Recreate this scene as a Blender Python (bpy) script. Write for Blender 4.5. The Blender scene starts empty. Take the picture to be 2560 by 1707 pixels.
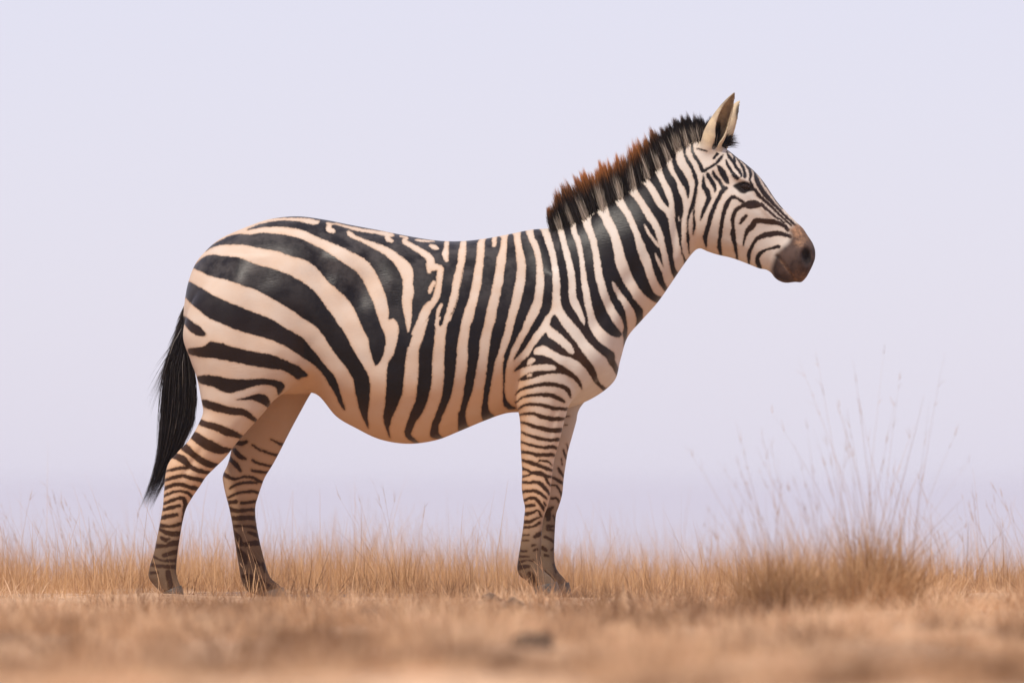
import bpy, bmesh, math, random
import numpy as np
from mathutils import Vector, Euler

random.seed(7)
rng = np.random.default_rng(7)
scene = bpy.context.scene
COL = scene.collection

# ------------------------------------------------------------------ camera, sky, sun, exposure
M = 0.00142            # metres per unit of the zebra's side drawing (below)
DIST = 30.0            # camera to zebra
CX, CY, GY = 1280.0, 853.5, 1500.0
CAM_Z = (GY - 1215.0) * M
AIM_Z = (GY - CY) * M

cam_d = bpy.data.cameras.new('camera')
cam = bpy.data.objects.new('camera', cam_d)
COL.objects.link(cam)
cam.location = (0, -DIST, CAM_Z)
cam.rotation_euler = (Vector((0, 0, AIM_Z)) - cam.location).to_track_quat('-Z', 'Y').to_euler()
cam_d.sensor_width = 36
cam_d.lens = 36 * DIST / (2560 * M)
cam_d.clip_start = 0.5
cam_d.clip_end = 80000
cam_d.dof.use_dof = True
cam_d.dof.focus_distance = DIST - 0.15
cam_d.dof.aperture_fstop = 2.7
scene.camera = cam

SUN_EL, SUN_AZ = math.radians(58), math.atan2(-0.50, -0.86)
sun_dir = Vector((math.sin(SUN_AZ) * math.cos(SUN_EL), math.cos(SUN_AZ) * math.cos(SUN_EL), math.sin(SUN_EL)))

world = bpy.data.worlds.new('World')
scene.world = world
world.use_nodes = True
wn = world.node_tree
wn.nodes.clear()
wo = wn.nodes.new('ShaderNodeOutputWorld')
bg = wn.nodes.new('ShaderNodeBackground')
sky = wn.nodes.new('ShaderNodeTexSky')
sky.sky_type = 'NISHITA'
sky.sun_disc = False
sky.sun_elevation = SUN_EL
sky.sun_rotation = SUN_AZ
sky.altitude = 1200
sky.air_density = 1.0
sky.dust_density = 2.0
sky.ozone_density = 1.0
mixw = wn.nodes.new('ShaderNodeMix')
mixw.data_type = 'RGBA'
mixw.blend_type = 'MIX'
mixw.inputs[0].default_value = 0.72          # a thin even veil of high cloud over the clear sky
mixw.inputs[7].default_value = (8.75, 8.25, 9.95, 1)
wn.links.new(sky.outputs[0], mixw.inputs[6])
wn.links.new(mixw.outputs[2], bg.inputs[0])
bg.inputs[1].default_value = 0.10
wn.links.new(bg.outputs[0], wo.inputs[0])

sun_d = bpy.data.lights.new('sun', 'SUN')
sun_d.energy = 3.9
sun_d.angle = math.radians(3.0)
sun_d.color = (1.0, 0.93, 0.82)
sun = bpy.data.objects.new('sun', sun_d)
COL.objects.link(sun)
sun.rotation_euler = sun_dir.to_track_quat('Z', 'Y').to_euler()

vs = scene.view_settings
vs.view_transform = 'Standard'
vs.look = 'None'
vs.exposure = 0.0
vs.gamma = 1.0
vs.use_curve_mapping = False
scene.cycles.use_denoising = True
scene.cycles.volume_bounces = 1

# ------------------------------------------------------------------ helpers
def tag(o, label=None, cat=None, group=None, kind=None):
    if label: o['label'] = label
    if cat: o['category'] = cat
    if group: o['group'] = group
    if kind: o['kind'] = kind
    return o

def empty(name, loc=(0, 0, 0)):
    o = bpy.data.objects.new(name, None)
    o.empty_display_size = 0.1
    o.location = loc
    COL.objects.link(o)
    return o

def mesh_np(name, V, F, mat, parent=None, smooth=True, attrs=None):
    """V (n,3); F (m,3) or (m,4) int array"""
    V = np.asarray(V, np.float32)
    F = np.asarray(F, np.int32)
    me = bpy.data.meshes.new(name)
    k = F.shape[1]
    me.vertices.add(len(V))
    me.vertices.foreach_set('co', V.ravel())
    me.loops.add(F.size)
    me.loops.foreach_set('vertex_index', F.ravel())
    me.polygons.add(len(F))
    me.polygons.foreach_set('loop_start', np.arange(0, F.size, k, dtype=np.int32))
    me.update(calc_edges=True)
    me.validate()
    if smooth:
        me.polygons.foreach_set('use_smooth', np.ones(len(me.polygons), bool))
    for an, av in (attrs or {}).items():
        a = me.attributes.new(an, 'FLOAT', 'POINT')
        a.data.foreach_set('value', np.asarray(av, np.float32))
    me.materials.append(mat)
    o = bpy.data.objects.new(name, me)
    COL.objects.link(o)
    if parent: o.parent = parent
    return o

def vnoise(x, y, seed=0):
    """smooth 2-D value noise, 0..1"""
    xi = np.floor(x).astype(np.int64); yi = np.floor(y).astype(np.int64)
    fx = x - xi; fy = y - yi
    fx = fx * fx * (3 - 2 * fx); fy = fy * fy * (3 - 2 * fy)
    def h(a, b):
        n = (a * 374761393 + b * 668265263 + seed * 974711) & 0x7fffffff
        n = ((n ^ (n >> 13)) * 1274126177) & 0x7fffffff
        return ((n ^ (n >> 16)) & 0xffff) / 65535.0
    return (h(xi, yi) * (1 - fx) + h(xi + 1, yi) * fx) * (1 - fy) + (h(xi, yi + 1) * (1 - fx) + h(xi + 1, yi + 1) * fx) * fy

def fbm(x, y, seed=0, oct=3):
    v = 0; a = 0.5; t = 0
    for i in range(oct):
        v = v + a * vnoise(x * 2 ** i, y * 2 ** i, seed + i * 17); t += a; a *= 0.5
    return v / t

def sstep(a, b, x):
    t = np.clip((x - a) / (b - a), 0, 1)
    return t * t * (3 - 2 * t)

def catmull(P, sub):
    P = np.asarray(P, float)
    n = len(P)
    out = []
    for i in range(n - 1):
        p0, p1, p2, p3 = P[max(i - 1, 0)], P[i], P[i + 1], P[min(i + 2, n - 1)]
        for j in range(sub):
            t = j / sub
            out.append(0.5 * (2 * p1 + (p2 - p0) * t + (2 * p0 - 5 * p1 + 4 * p2 - p3) * t * t + (3 * p1 - p0 - 3 * p2 + p3) * t ** 3))
    out.append(P[-1])
    return np.array(out)

# node helpers
def newmat(name):
    m = bpy.data.materials.new(name)
    m.use_nodes = True
    nt = m.node_tree
    nt.nodes.clear()
    out = nt.nodes.new('ShaderNodeOutputMaterial')
    p = nt.nodes.new('ShaderNodeBsdfPrincipled')
    nt.links.new(p.outputs[0], out.inputs[0])
    return m, nt, p

def N(nt, t, **kw):
    n = nt.nodes.new(t)
    for k, v in kw.items(): setattr(n, k, v)
    return n

def sock(nt, s, v):
    if isinstance(v, bpy.types.NodeSocket): nt.links.new(v, s)
    elif v is not None: s.default_value = v

def mixc(nt, f, a, b, mode='MIX'):
    n = N(nt, 'ShaderNodeMix', data_type='RGBA', blend_type=mode)
    sock(nt, n.inputs[0], f); sock(nt, n.inputs[6], a); sock(nt, n.inputs[7], b)
    return n.outputs[2]

def math_(nt, op, a, b=None, c=None):
    n = N(nt, 'ShaderNodeMath', operation=op)
    sock(nt, n.inputs[0], a)
    if b is not None: sock(nt, n.inputs[1], b)
    if c is not None: sock(nt, n.inputs[2], c)
    return n.outputs[0]

def mrange(nt, v, a, b, c=0.0, d=1.0, smooth=True):
    n = N(nt, 'ShaderNodeMapRange', interpolation_type='SMOOTHSTEP' if smooth else 'LINEAR')
    sock(nt, n.inputs[0], v)
    n.inputs[1].default_value = a; n.inputs[2].default_value = b
    n.inputs[3].default_value = c; n.inputs[4].default_value = d
    return n.outputs[0]

def attr(nt, name):
    return N(nt, 'ShaderNodeAttribute', attribute_name=name).outputs['Fac']

def noise(nt, vec, scale, detail=3, rough=0.55):
    n = N(nt, 'ShaderNodeTexNoise')
    if vec is not None: nt.links.new(vec, n.inputs['Vector'])
    n.inputs['Scale'].default_value = scale
    n.inputs['Detail'].default_value = detail
    n.inputs['Roughness'].default_value = rough
    return n.outputs[0]

def rgb(r, g, b): return (r, g, b, 1)

# ------------------------------------------------------------------ materials
def mat_ground():
    m, nt, p = newmat('dry_soil')
    g = N(nt, 'ShaderNodeNewGeometry').outputs['Position']
    gm = N(nt, 'ShaderNodeMapping'); nt.links.new(g, gm.inputs[0]); gm.inputs['Scale'].default_value = (1.5, .3, 1)
    a = noise(nt, gm.outputs[0], 1.6, 4); b = noise(nt, g, 9, 4); c = noise(nt, g, 60, 3)
    col = mixc(nt, mrange(nt, a, .38, .62), rgb(.30, .175, .095), rgb(.60, .385, .235))
    col = mixc(nt, mrange(nt, b, .45, .72), col, rgb(.25, .150, .085))
    col = mixc(nt, mrange(nt, c, .5, .8), col, rgb(.52, .32, .18))
    sp = N(nt, 'ShaderNodeSeparateXYZ'); nt.links.new(g, sp.inputs[0])
    col = mixc(nt, mrange(nt, sp.outputs[2], -30.0, -8.0, 1, 0), col, rgb(.30, .25, .21))      # the low plain is scrub and grey soil
    nt.links.new(col, p.inputs['Base Color'])
    p.inputs['Roughness'].default_value = .95
    bp = N(nt, 'ShaderNodeBump'); bp.inputs['Strength'].default_value = .5; bp.inputs['Distance'].default_value = .02
    nt.links.new(b, bp.inputs['Height']); nt.links.new(bp.outputs[0], p.inputs['Normal'])
    return m

def mat_grass(name, c0, c1, c2):
    m, nt, p = newmat(name)
    t = attr(nt, 'tone')
    col = mixc(nt, mrange(nt, t, 0, .5, smooth=False), c0, c1)
    col = mixc(nt, mrange(nt, t, .5, 1, smooth=False), col, c2)
    nt.links.new(col, p.inputs['Base Color'])
    p.inputs['Roughness'].default_value = .62
    p.inputs['Specular IOR Level'].default_value = .3
    # thin dry leaf: some light passes through
    tr = N(nt, 'ShaderNodeBsdfTranslucent'); nt.links.new(col, tr.inputs[0])
    mx = N(nt, 'ShaderNodeMixShader'); mx.inputs[0].default_value = .3
    nt.links.new(p.outputs[0], mx.inputs[1]); nt.links.new(tr.outputs[0], mx.inputs[2])
    nt.links.new(mx.outputs[0], nt.nodes['Material Output'].inputs[0])
    return m

def mat_coat():
    m, nt, p = newmat('zebra_coat')
    tc = N(nt, 'ShaderNodeTexCoord').outputs['Object']
    mp = N(nt, 'ShaderNodeMapping'); nt.links.new(tc, mp.inputs[0]); mp.inputs['Scale'].default_value = (1, 1, 1)
    fine = noise(nt, tc, 160, 2); mid = noise(nt, tc, 26, 3); big = noise(nt, tc, 5, 3)
    s = attr(nt, 'stripe')
    s = math_(nt, 'ADD', s, mrange(nt, fine, .2, .8, -1.5, 1.5, False))
    s = math_(nt, 'ADD', s, mrange(nt, mid, .2, .8, -.7, .7, False))
    dark = mrange(nt, s, -2.2, 2.2)
    halo = mrange(nt, s, -7, 1.5)                     # warm brown fringe at the stripe edges
    white = mixc(nt, mrange(nt, big, .3, .7), rgb(.525, .465, .41), rgb(.585, .525, .465))
    white = mixc(nt, mrange(nt, mid, .35, .8, 0, .22), white, rgb(.47, .35, .25))
    stain_shade = attr(nt, 'stain_shade')                         # dusty belly, elbows and legs, with inner-leg shade painted in
    white = mixc(nt, math_(nt, 'MULTIPLY', stain_shade, .75), white, rgb(.52, .295, .150))
    white = mixc(nt, math_(nt, 'MULTIPLY', halo, math_(nt, 'MULTIPLY_ADD', stain_shade, .35, .22)), white, rgb(.36, .18, .075))
    low = attr(nt, 'lowleg_and_far_shade')  # brown lower legs, plus painted shade of the far legs
    white = mixc(nt, math_(nt, 'MULTIPLY', low, .92), white, rgb(.095, .058, .034))
    brown = attr(nt, 'brown')
    dk = mixc(nt, brown, rgb(.0075, .0060, .0075), rgb(.040, .017, .0075))
    dk = mixc(nt, mrange(nt, mid, .45, .85, 0, .4), dk, rgb(.016, .012, .012))
    dust_sheen = math_(nt, 'MULTIPLY', attr(nt, 'dust_sheen'), mrange(nt, noise(nt, tc, 11, 4, .62), .38, .68))     # grey sheen painted into the partly dusty hair of the back
    dk = mixc(nt, dust_sheen, dk, rgb(.062, .055, .053))
    col = mixc(nt, dark, white, dk)
    ear = attr(nt, 'earin')
    col = mixc(nt, ear, col, mixc(nt, mrange(nt, mid, .3, .7), rgb(.16, .11, .065), rgb(.34, .25, .15)))
    eo = attr(nt, 'earout')
    col = mixc(nt, eo, col, mixc(nt, mrange(nt, mid, .35, .75), rgb(.55, .43, .28), rgb(.40, .31, .22)))
    mz = attr(nt, 'muzzle')
    mzc = mixc(nt, mrange(nt, mid, .3, .7), rgb(.030, .020, .019), rgb(.085, .054, .044))
    mzc = mixc(nt, math_(nt, 'MULTIPLY', attr(nt, 'tan'), mrange(nt, noise(nt, tc, 70, 3), .35, .65, .35, 1.0)), mzc, rgb(.33, .185, .11))
    col = mixc(nt, mz, col, mzc)
    col = mixc(nt, attr(nt, 'skin'), col, rgb(.012, .008, .008))
    nt.links.new(col, p.inputs['Base Color'])
    rr = mixc(nt, dark, rgb(.75, .75, .75), rgb(.36, .36, .36))
    nt.links.new(rr, p.inputs['Roughness'])
    p.inputs['Specular IOR Level'].default_value = .14
    p.inputs['Sheen Weight'].default_value = .03
    p.inputs['Sheen Roughness'].default_value = .5
    bp = N(nt, 'ShaderNodeBump'); bp.inputs['Strength'].default_value = .22; bp.inputs['Distance'].default_value = .003
    mp.inputs['Rotation'].default_value = (0, .72, 0); mp.inputs['Scale'].default_value = (45, 300, 300)
    hsum = math_(nt, 'MULTIPLY_ADD', mid, .25, noise(nt, mp.outputs[0], 1.0, 2))           # lying hair runs down and back
    nt.links.new(hsum, bp.inputs['Height']); nt.links.new(bp.outputs[0], p.inputs['Normal'])
    return m

def mat_hair():
    m, nt, p = newmat('zebra_hair')
    tone = attr(nt, 'tone'); t = attr(nt, 'tip')
    dk = mixc(nt, mrange(nt, t, .38, .85), rgb(.013, .009, .009), rgb(.70, .28, .085))
    col = mixc(nt, tone, dk, rgb(.66, .57, .48))
    nt.links.new(col, p.inputs['Base Color'])
    p.inputs['Roughness'].default_value = .5
    p.inputs['Specular IOR Level'].default_value = .4
    tr = N(nt, 'ShaderNodeBsdfTranslucent'); nt.links.new(col, tr.inputs[0])
    mx = N(nt, 'ShaderNodeMixShader'); mx.inputs[0].default_value = .35
    nt.links.new(p.outputs[0], mx.inputs[1]); nt.links.new(tr.outputs[0], mx.inputs[2])
    nt.links.new(mx.outputs[0], nt.nodes['Material Output'].inputs[0])
    return m

def mat_simple(name, c0, c1, scale, rough, spec=.5):
    m, nt, p = newmat(name)
    tc = N(nt, 'ShaderNodeTexCoord').outputs['Object']
    a = noise(nt, tc, scale, 4)
    nt.links.new(mixc(nt, mrange(nt, a, .3, .7), c0, c1), p.inputs['Base Color'])
    p.inputs['Roughness'].default_value = rough
    p.inputs['Specular IOR Level'].default_value = spec
    bp = N(nt, 'ShaderNodeBump'); bp.inputs['Strength'].default_value = .4; bp.inputs['Distance'].default_value = .006
    nt.links.new(a, bp.inputs['Height']); nt.links.new(bp.outputs[0], p.inputs['Normal'])
    return m

M_GROUND = mat_ground()
M_STRAW = mat_grass('straw_litter', rgb(.19, .100, .050), rgb(.57, .335, .175), rgb(.80, .56, .36))
M_GRASS = mat_grass('dry_grass', rgb(.31, .165, .070), rgb(.58, .345, .170), rgb(.74, .50, .29))
M_STALK = mat_grass('dry_stalk', rgb(.22, .13, .08), rgb(.42, .25, .14), rgb(.58, .36, .20))
M_COAT = mat_coat()
M_HAIR = mat_hair()
M_EYE = mat_simple('eye_wet', rgb(.010, .006, .005), rgb(.022, .012, .008), 40, .22, .15)
M_HOOF = mat_simple('hoof_horn', rgb(.035, .028, .024), rgb(.085, .068, .055), 50, .55)
M_CLOD = mat_simple('dark_clod', rgb(.06, .043, .034), rgb(.13, .088, .062), 30, .95, .2)

# ------------------------------------------------------------------ ground
def ground_z(x, y):
    x = np.asarray(x, float); y = np.asarray(y, float)
    bump = (fbm(x * 1.1 + 40, y * 1.1 + 90, 3) - .5) * .09 + (fbm(x * .35, y * .35 + 7, 5) - .5) * .10 + (fbm(x * 3.2, y * 2.4 + 17, 8) - .5) * .05
    near = np.exp(-((x / 1.3) ** 2 + (y / 1.0) ** 2) ** 2)          # level where the zebra stands
    bump = bump * (1 - .9 * near) * np.exp(-np.abs(y + 2) / 60.0)
    d = np.maximum(y - 4.0, 0)
    fall = np.where(d < 20, .012 * d * d, .012 * 400 + .48 * (d - 20))
    fall = 50.0 * (1 - np.exp(-fall / 50.0))
    return bump - fall

def build_ground():
    def axis(lim):
        near = np.arange(-8, 8.01, .16)
        far = np.concatenate([np.arange(8.5, 20, 1.0), np.arange(22, 60, 4.0), np.geomspace(66, lim, 22)])
        return np.concatenate([-far[::-1], near, far])
    ax = axis(31000.)
    ay = np.concatenate([-np.geomspace(60, 31000, 16)[::-1], np.arange(-56, -18, 3.0), np.arange(-17, 12.01, .16), np.arange(13, 60, 2.0), np.geomspace(64, 31000, 30)])
    X, Y = np.meshgrid(ax, ay)
    Z = ground_z(X, Y)
    nx, ny = len(ax), len(ay)
    idx = np.arange(nx * ny).reshape(ny, nx)
    F = np.stack([idx[:-1, :-1], idx[:-1, 1:], idx[1:, 1:], idx[1:, :-1]], -1).reshape(-1, 4)
    o = mesh_np('ground', np.stack([X, Y, Z], -1).reshape(-1, 3), F, M_GROUND)
    tag(o, 'dry orange-brown savanna soil littered with straw', 'ground', kind='structure')
build_ground()

# haze: one closed box of even pale air round everything
def build_haze():
    m = bpy.data.materials.new('haze_air'); m.use_nodes = True
    nt = m.node_tree; nt.nodes.clear()
    out = nt.nodes.new('ShaderNodeOutputMaterial')
    v = nt.nodes.new('ShaderNodeVolumePrincipled')
    v.inputs['Color'].default_value = (.73, .745, .86, 1)
    v.inputs['Density'].default_value = .00030
    nt.links.new(v.outputs[0], out.inputs['Volume'])
    bm = bmesh.new(); bmesh.ops.create_cube(bm, size=1)
    for q in bm.verts:
        q.co.x *= 64000; q.co.y *= 64000
        q.co.z = 2.6 if q.co.z > 0 else -51.5
    me = bpy.data.meshes.new('haze'); bm.to_mesh(me); bm.free()
    me.materials.append(m)
    o = bpy.data.objects.new('haze', me); COL.objects.link(o)
    tag(o, 'pale lavender haze over the distant plain', 'haze', kind='stuff')
build_haze()

# ------------------------------------------------------------------ the zebra: side drawing -> solid
def SX(x): return (np.asarray(x, float) - CX) * M
def SZ(y): return (GY - np.asarray(y, float)) * M

# frames of detail drawings: name -> (x0, y0, scale)
FR = {'H1': (1700, 200, 400 / 2349), 'H2': (1700, 440, 400 / 2349), 'M': (1340, 260, 440 / 2352), 'N': (1240, 520, 500 / 2352),
      'S': (1240, 780, 400 / 2349), 'B': (840, 540, 500 / 2352), 'R': (440, 520, 500 / 2352), 'T': (400, 780, 500 / 2352),
      'L': (840, 820, 500 / 2352), 'HL': (330, 1000, 500 / 2352), 'HF': (330, 1240, 450 / 2352), 'F1': (1240, 960, 300 / 2352),
      'F2': (1220, 1120, 300 / 2352), 'F3': (1220, 1320, 300 / 2352), 'P': (0, 0, 1.0)}
def fr(f, pts):
    x0, y0, k = FR[f]
    out = []
    for p in pts:
        q = [x0 + p[0] * k, y0 + p[1] * k]
        if len(p) > 2: q.append(p[2] * k * .5)
        out.append(q)
    return out

def loft(st, sub=6, nr=40, exp=.92):
    """st rows: ax, az, bx, bz (drawing units), half width (m), y centre (m), pear"""
    P = catmull(np.array(st, float), sub)
    th = np.linspace(0, 2 * np.pi, nr, endpoint=False)
    cu, sv = np.cos(th), np.sin(th)
    u = np.sign(cu) * np.abs(cu) ** exp
    v = np.sign(sv) * np.abs(sv) ** exp
    A = np.stack([SX(P[:, 0]), SZ(P[:, 1])], -1); B = np.stack([SX(P[:, 2]), SZ(P[:, 3])], -1)
    mid, half = (A + B) / 2, (A - B) / 2
    w, yc, pear = np.maximum(P[:, 4], .002), P[:, 5], P[:, 6]
    X = mid[:, None, 0] + half[:, None, 0] * u; Z = mid[:, None, 1] + half[:, None, 1] * u
    Y = yc[:, None] + w[:, None] * v * (1 - pear[:, None] * u)
    V = np.stack([X, Y, Z], -1).reshape(-1, 3)
    n = len(P)
    F = []
    for i in range(n - 1):
        for j in range(nr):
            k = (j + 1) % nr
            F.append((i * nr + j, i * nr + k, (i + 1) * nr + k, (i + 1) * nr + j))
    c0, c1 = len(V), len(V) + 1
    V = np.vstack([V, V[:nr].mean(0), V[(n - 1) * nr:n * nr].mean(0)])
    for j in range(nr):
        k = (j + 1) % nr
        F.append((c0, k, j)); F.append((c1, (n - 1) * nr + j, (n - 1) * nr + k))
    return V, F

TRUNK = [
 (463, 744, 459, 800, .045, 0, 0), (470, 708, 470, 870, .105, 0, 0), (486, 664, 500, 930, .150, 0, 0), (508, 634, 540, 960, .190, 0, .02),
 (546, 600, 600, 980, .218, 0, .05), (600, 574, 660, 985, .235, 0, .07), (670, 549, 730, 985, .245, 0, .08), (742, 541, 790, 985, .250, 0, .08),
 (810, 549, 840, 1040, .252, 0, .10), (880, 563, 890, 1070, .266, 0, 0.070), (950, 576, 950, 1098, .280, 0, 0.090), (1020, 590, 1020, 1109, .287, 0, 0.100),
 (1090, 601, 1090, 1100, .283, 0, 0.100), (1150, 603, 1150, 1077, .268, 0, 0.095), (1210, 597, 1210, 1052, .246, 0, 0.090), (1270, 586, 1270, 1032, .222, 0, 0.090),
 (1330, 574, 1340, 1030, .200, 0, 0.090), (1385, 570, 1410, 1022, .186, 0, .18), (1420, 559, 1480, 996, .178, 0, .22), (1450, 545, 1535, 953, .168, 0, .26),
 (1478, 527, 1551, 900, .152, 0, .28), (1505, 510, 1569, 843, .134, 0, .28), (1535, 492, 1605, 800, .120, 0, .26), (1570, 470, 1645, 755, .108, 0, .22),
 (1605, 444, 1680, 705, .098, 0, .18), (1640, 414, 1708, 664, .092, 0, .12), (1675, 384, 1732, 632, .088, 0, .08), (1712, 351, 1749, 621, .088, 0, .04),
 (1765, 345, 1770, 629, .092, 0, -.06), (1815, 371, 1795, 637, .098, 0, -.12), (1850, 398, 1826, 644, .098, 0, -.12), (1885, 427, 1850, 652, .090, 0, -.06),
 (1912, 458, 1873, 661, .078, 0, 0), (1940, 500, 1898, 671, .066, 0, .06), (1966, 530, 1915, 674, .059, 0, .10), (1990, 554, 1928, 682, .056, 0, .10),
 (2007, 570, 1937, 694, .057, 0, .06), (2019, 588, 1950, 703, .060, 0, 0), (2032, 608, 1966, 707, .060, 0, -.05), (2038, 626, 1988, 705, .054, 0, -.05),
 (2038, 645, 2004, 705, .044, 0, 0), (2032, 663, 2017, 692, .026, 0, 0)]
NEAR_HIND = [
 (570, 640, 740, 640, .08, -.115, 0), (492, 740, 800, 760, .125, -.122, 0), (461, 833, 803, 860, .134, -.128, 0), (479, 900, 790, 930, .124, -.132, 0),
 (495, 945, 755, 958, .113, -.132, 0), (506, 1000, 692, 998, .098, -.132, 0), (511, 1030, 660, 1035, .085, -.132, 0), (500, 1060, 628, 1070, .074, -.132, 0),
 (478, 1098, 595, 1107, .061, -.132, 0), (448, 1130, 568, 1142, .052, -.132, 0), (425, 1158, 540, 1170, .046, -.132, 0), (417, 1190, 519, 1191, .044, -.132, 0),
 (415, 1213, 504, 1214, .041, -.132, 0), (413, 1240, 486, 1240, .037, -.132, 0), (411, 1266, 470, 1268, .032, -.132, 0), (405, 1300, 461, 1300, .029, -.132, 0),
 (397, 1340, 454, 1340, .027, -.132, 0), (389, 1380, 448, 1380, .028, -.132, 0), (379, 1412, 445, 1410, .032, -.132, 0), (376, 1440, 445, 1432, .033, -.132, 0),
 (390, 1462, 449, 1448, .030, -.132, 0), (410, 1480, 456, 1466, .029, -.132, 0)]
FAR_HIND = [
 (570, 640, 740, 640, .08, .115, 0), (500, 760, 815, 790, .125, .122, 0), (520, 880, 812, 900, .130, .128, 0), (540, 960, 795, 950, .112, .132, 0),
 (560, 1010, 762, 1005, .095, .132, 0), (575, 1050, 737, 1050, .080, .132, 0), (580, 1090, 716, 1090, .068, .132, 0), (574, 1130, 695, 1132, .056, .132, 0),
 (566, 1160, 678, 1163, .048, .132, 0), (554, 1188, 660, 1192, .044, .132, 0), (556, 1212, 650, 1218, .041, .132, 0), (562, 1240, 642, 1242, .037, .132, 0),
 (569, 1266, 636, 1266, .032, .132, 0), (576, 1300, 637, 1300, .029, .132, 0), (583, 1345, 645, 1345, .027, .132, 0), (591, 1395, 656, 1392, .028, .132, 0),
 (597, 1432, 666, 1427, .032, .132, 0), (602, 1460, 676, 1447, .033, .132, 0), (618, 1480, 690, 1458, .031, .132, 0), (648, 1488, 704, 1471, .029, .132, 0)]
NEAR_FORE = [
 (1310, 690, 1440, 670, .055, -.105, 0), (1290, 800, 1510, 800, .080, -.118, 0), (1282, 890, 1528, 895, .090, -.124, 0), (1281, 950, 1490, 955, .088, -.124, 0),
 (1287, 1003, 1430, 1003, .078, -.120, 0), (1297, 1035, 1414, 1040, .068, -.118, 0), (1301, 1070, 1405, 1075, .060, -.116, 0), (1301, 1110, 1396, 1112, .053, -.115, 0),
 (1303, 1145, 1386, 1145, .047, -.114, 0), (1305, 1180, 1381, 1180, .042, -.113, 0), (1304, 1215, 1377, 1215, .041, -.112, 0), (1307, 1243, 1374, 1243, .040, -.111, 0),
 (1312, 1268, 1367, 1270, .036, -.11, 0), (1310, 1292, 1359, 1292, .030, -.11, 0), (1307, 1320, 1355, 1320, .027, -.11, 0), (1301, 1360, 1353, 1360, .026, -.11, 0),
 (1295, 1397, 1352, 1395, .028, -.11, 0), (1293, 1420, 1355, 1415, .031, -.11, 0), (1300, 1438, 1362, 1428, .031, -.11, 0), (1318, 1452, 1374, 1438, .029, -.11, 0),
 (1331, 1470, 1390, 1456, .029, -.11, 0)]
FAR_FORE = [
 (1315, 700, 1445, 680, .055, .105, 0), (1300, 810, 1510, 810, .080, .118, 0), (1310, 900, 1522, 905, .088, .124, 0), (1325, 970, 1490, 970, .080, .124, 0),
 (1338, 1020, 1450, 1020, .067, .118, 0), (1340, 1052, 1441, 1054, .060, .116, 0), (1337, 1088, 1431, 1090, .053, .115, 0), (1335, 1125, 1421, 1126, .047, .114, 0),
 (1336, 1160, 1415, 1160, .043, .113, 0), (1337, 1195, 1410, 1195, .041, .112, 0), (1337, 1235, 1406, 1235, .040, .111, 0), (1341, 1264, 1398, 1264, .036, .11, 0),
 (1343, 1285, 1391, 1285, .030, .11, 0), (1341, 1320, 1388, 1320, .027, .11, 0), (1334, 1365, 1386, 1365, .026, .11, 0), (1329, 1398, 1386, 1396, .028, .11, 0),
 (1328, 1420, 1390, 1417, .031, .11, 0), (1334, 1440, 1398, 1432, .031, .11, 0), (1350, 1456, 1409, 1444, .029, .11, 0), (1362, 1471, 1420, 1458, .029, .11, 0)]
DOCK = [(470, 735, 496, 735, .026, 0, 0), (458, 770, 486, 770, .027, 0, 0), (450, 820, 474, 820, .022, 0, 0), (447, 880, 466, 880, .016, 0, 0), (448, 930, 460, 930, .009, 0, 0)]

# ears: cupped shells
EARS = []
def ear_shell(side, base, tip, yb, yt, turn, rs):
    b = np.array([SX(base[0]), yb * side, SZ(base[1])]); t = np.array([SX(tip[0]), yt * side, SZ(tip[1])])
    a = t - b; Lr = np.linalg.norm(a); a = a / Lr
    o = np.array([math.cos(turn), -math.sin(turn) * (-side), -.25]); o[1] = math.sin(turn) * side
    o = o - a * o.dot(a); o /= np.linalg.norm(o)
    w = np.cross(a, o)
    ss = np.linspace(0, 1, 26); nphi = 33; th = .0085
    Rp = np.interp(ss, [0, .12, .3, .45, .6, .75, .88, .96, 1.0], np.array(rs))
    pm = np.interp(ss, [0, .25, .4, .6, .8, 1.0], np.radians([176, 168, 140, 118, 100, 80]))
    bow = np.sin(ss * np.pi) * .008
    V = []
    for i, s in enumerate(ss):
        c = b + a * Lr * s - o * bow[i]
        for shell in (0, 1):
            R = max(Rp[i] - th * shell, .0015)
            for ph in np.linspace(-pm[i], pm[i], nphi):
                V.append(c + R * (-math.cos(ph) * o * .85 + math.sin(ph) * w))
    V = np.array(V); n = nphi
    F = []
    st = 2 * n
    for i in range(len(ss) - 1):
        for j in range(n - 1):
            p = i * st + j; q = p + st
            F.append((p, p + 1, q + 1, q))
            p += n; q += n
            F.append((p, q, q + 1, p + 1))
        F.append((i * st, (i + 1) * st, (i + 1) * st + n, i * st + n))
        F.append((i * st + n - 1, i * st + 2 * n - 1, (i + 1) * st + 2 * n - 1, (i + 1) * st + n - 1))
    for i in (0, len(ss) - 1):
        for j in range(n - 1):
            F.append((i * st + j, i * st + j + 1, i * st + n + j + 1, i * st + n + j))
    EARS.append((b, a, o, w, Lr, ss, Rp, bow))
    return V, F

def join_parts(parts):
    V = []; F = []; n = 0
    for v, f in parts:
        V.append(v); F += [tuple(i + n for i in q) for q in f]; n += len(v)
    return np.vstack(V), F

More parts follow.
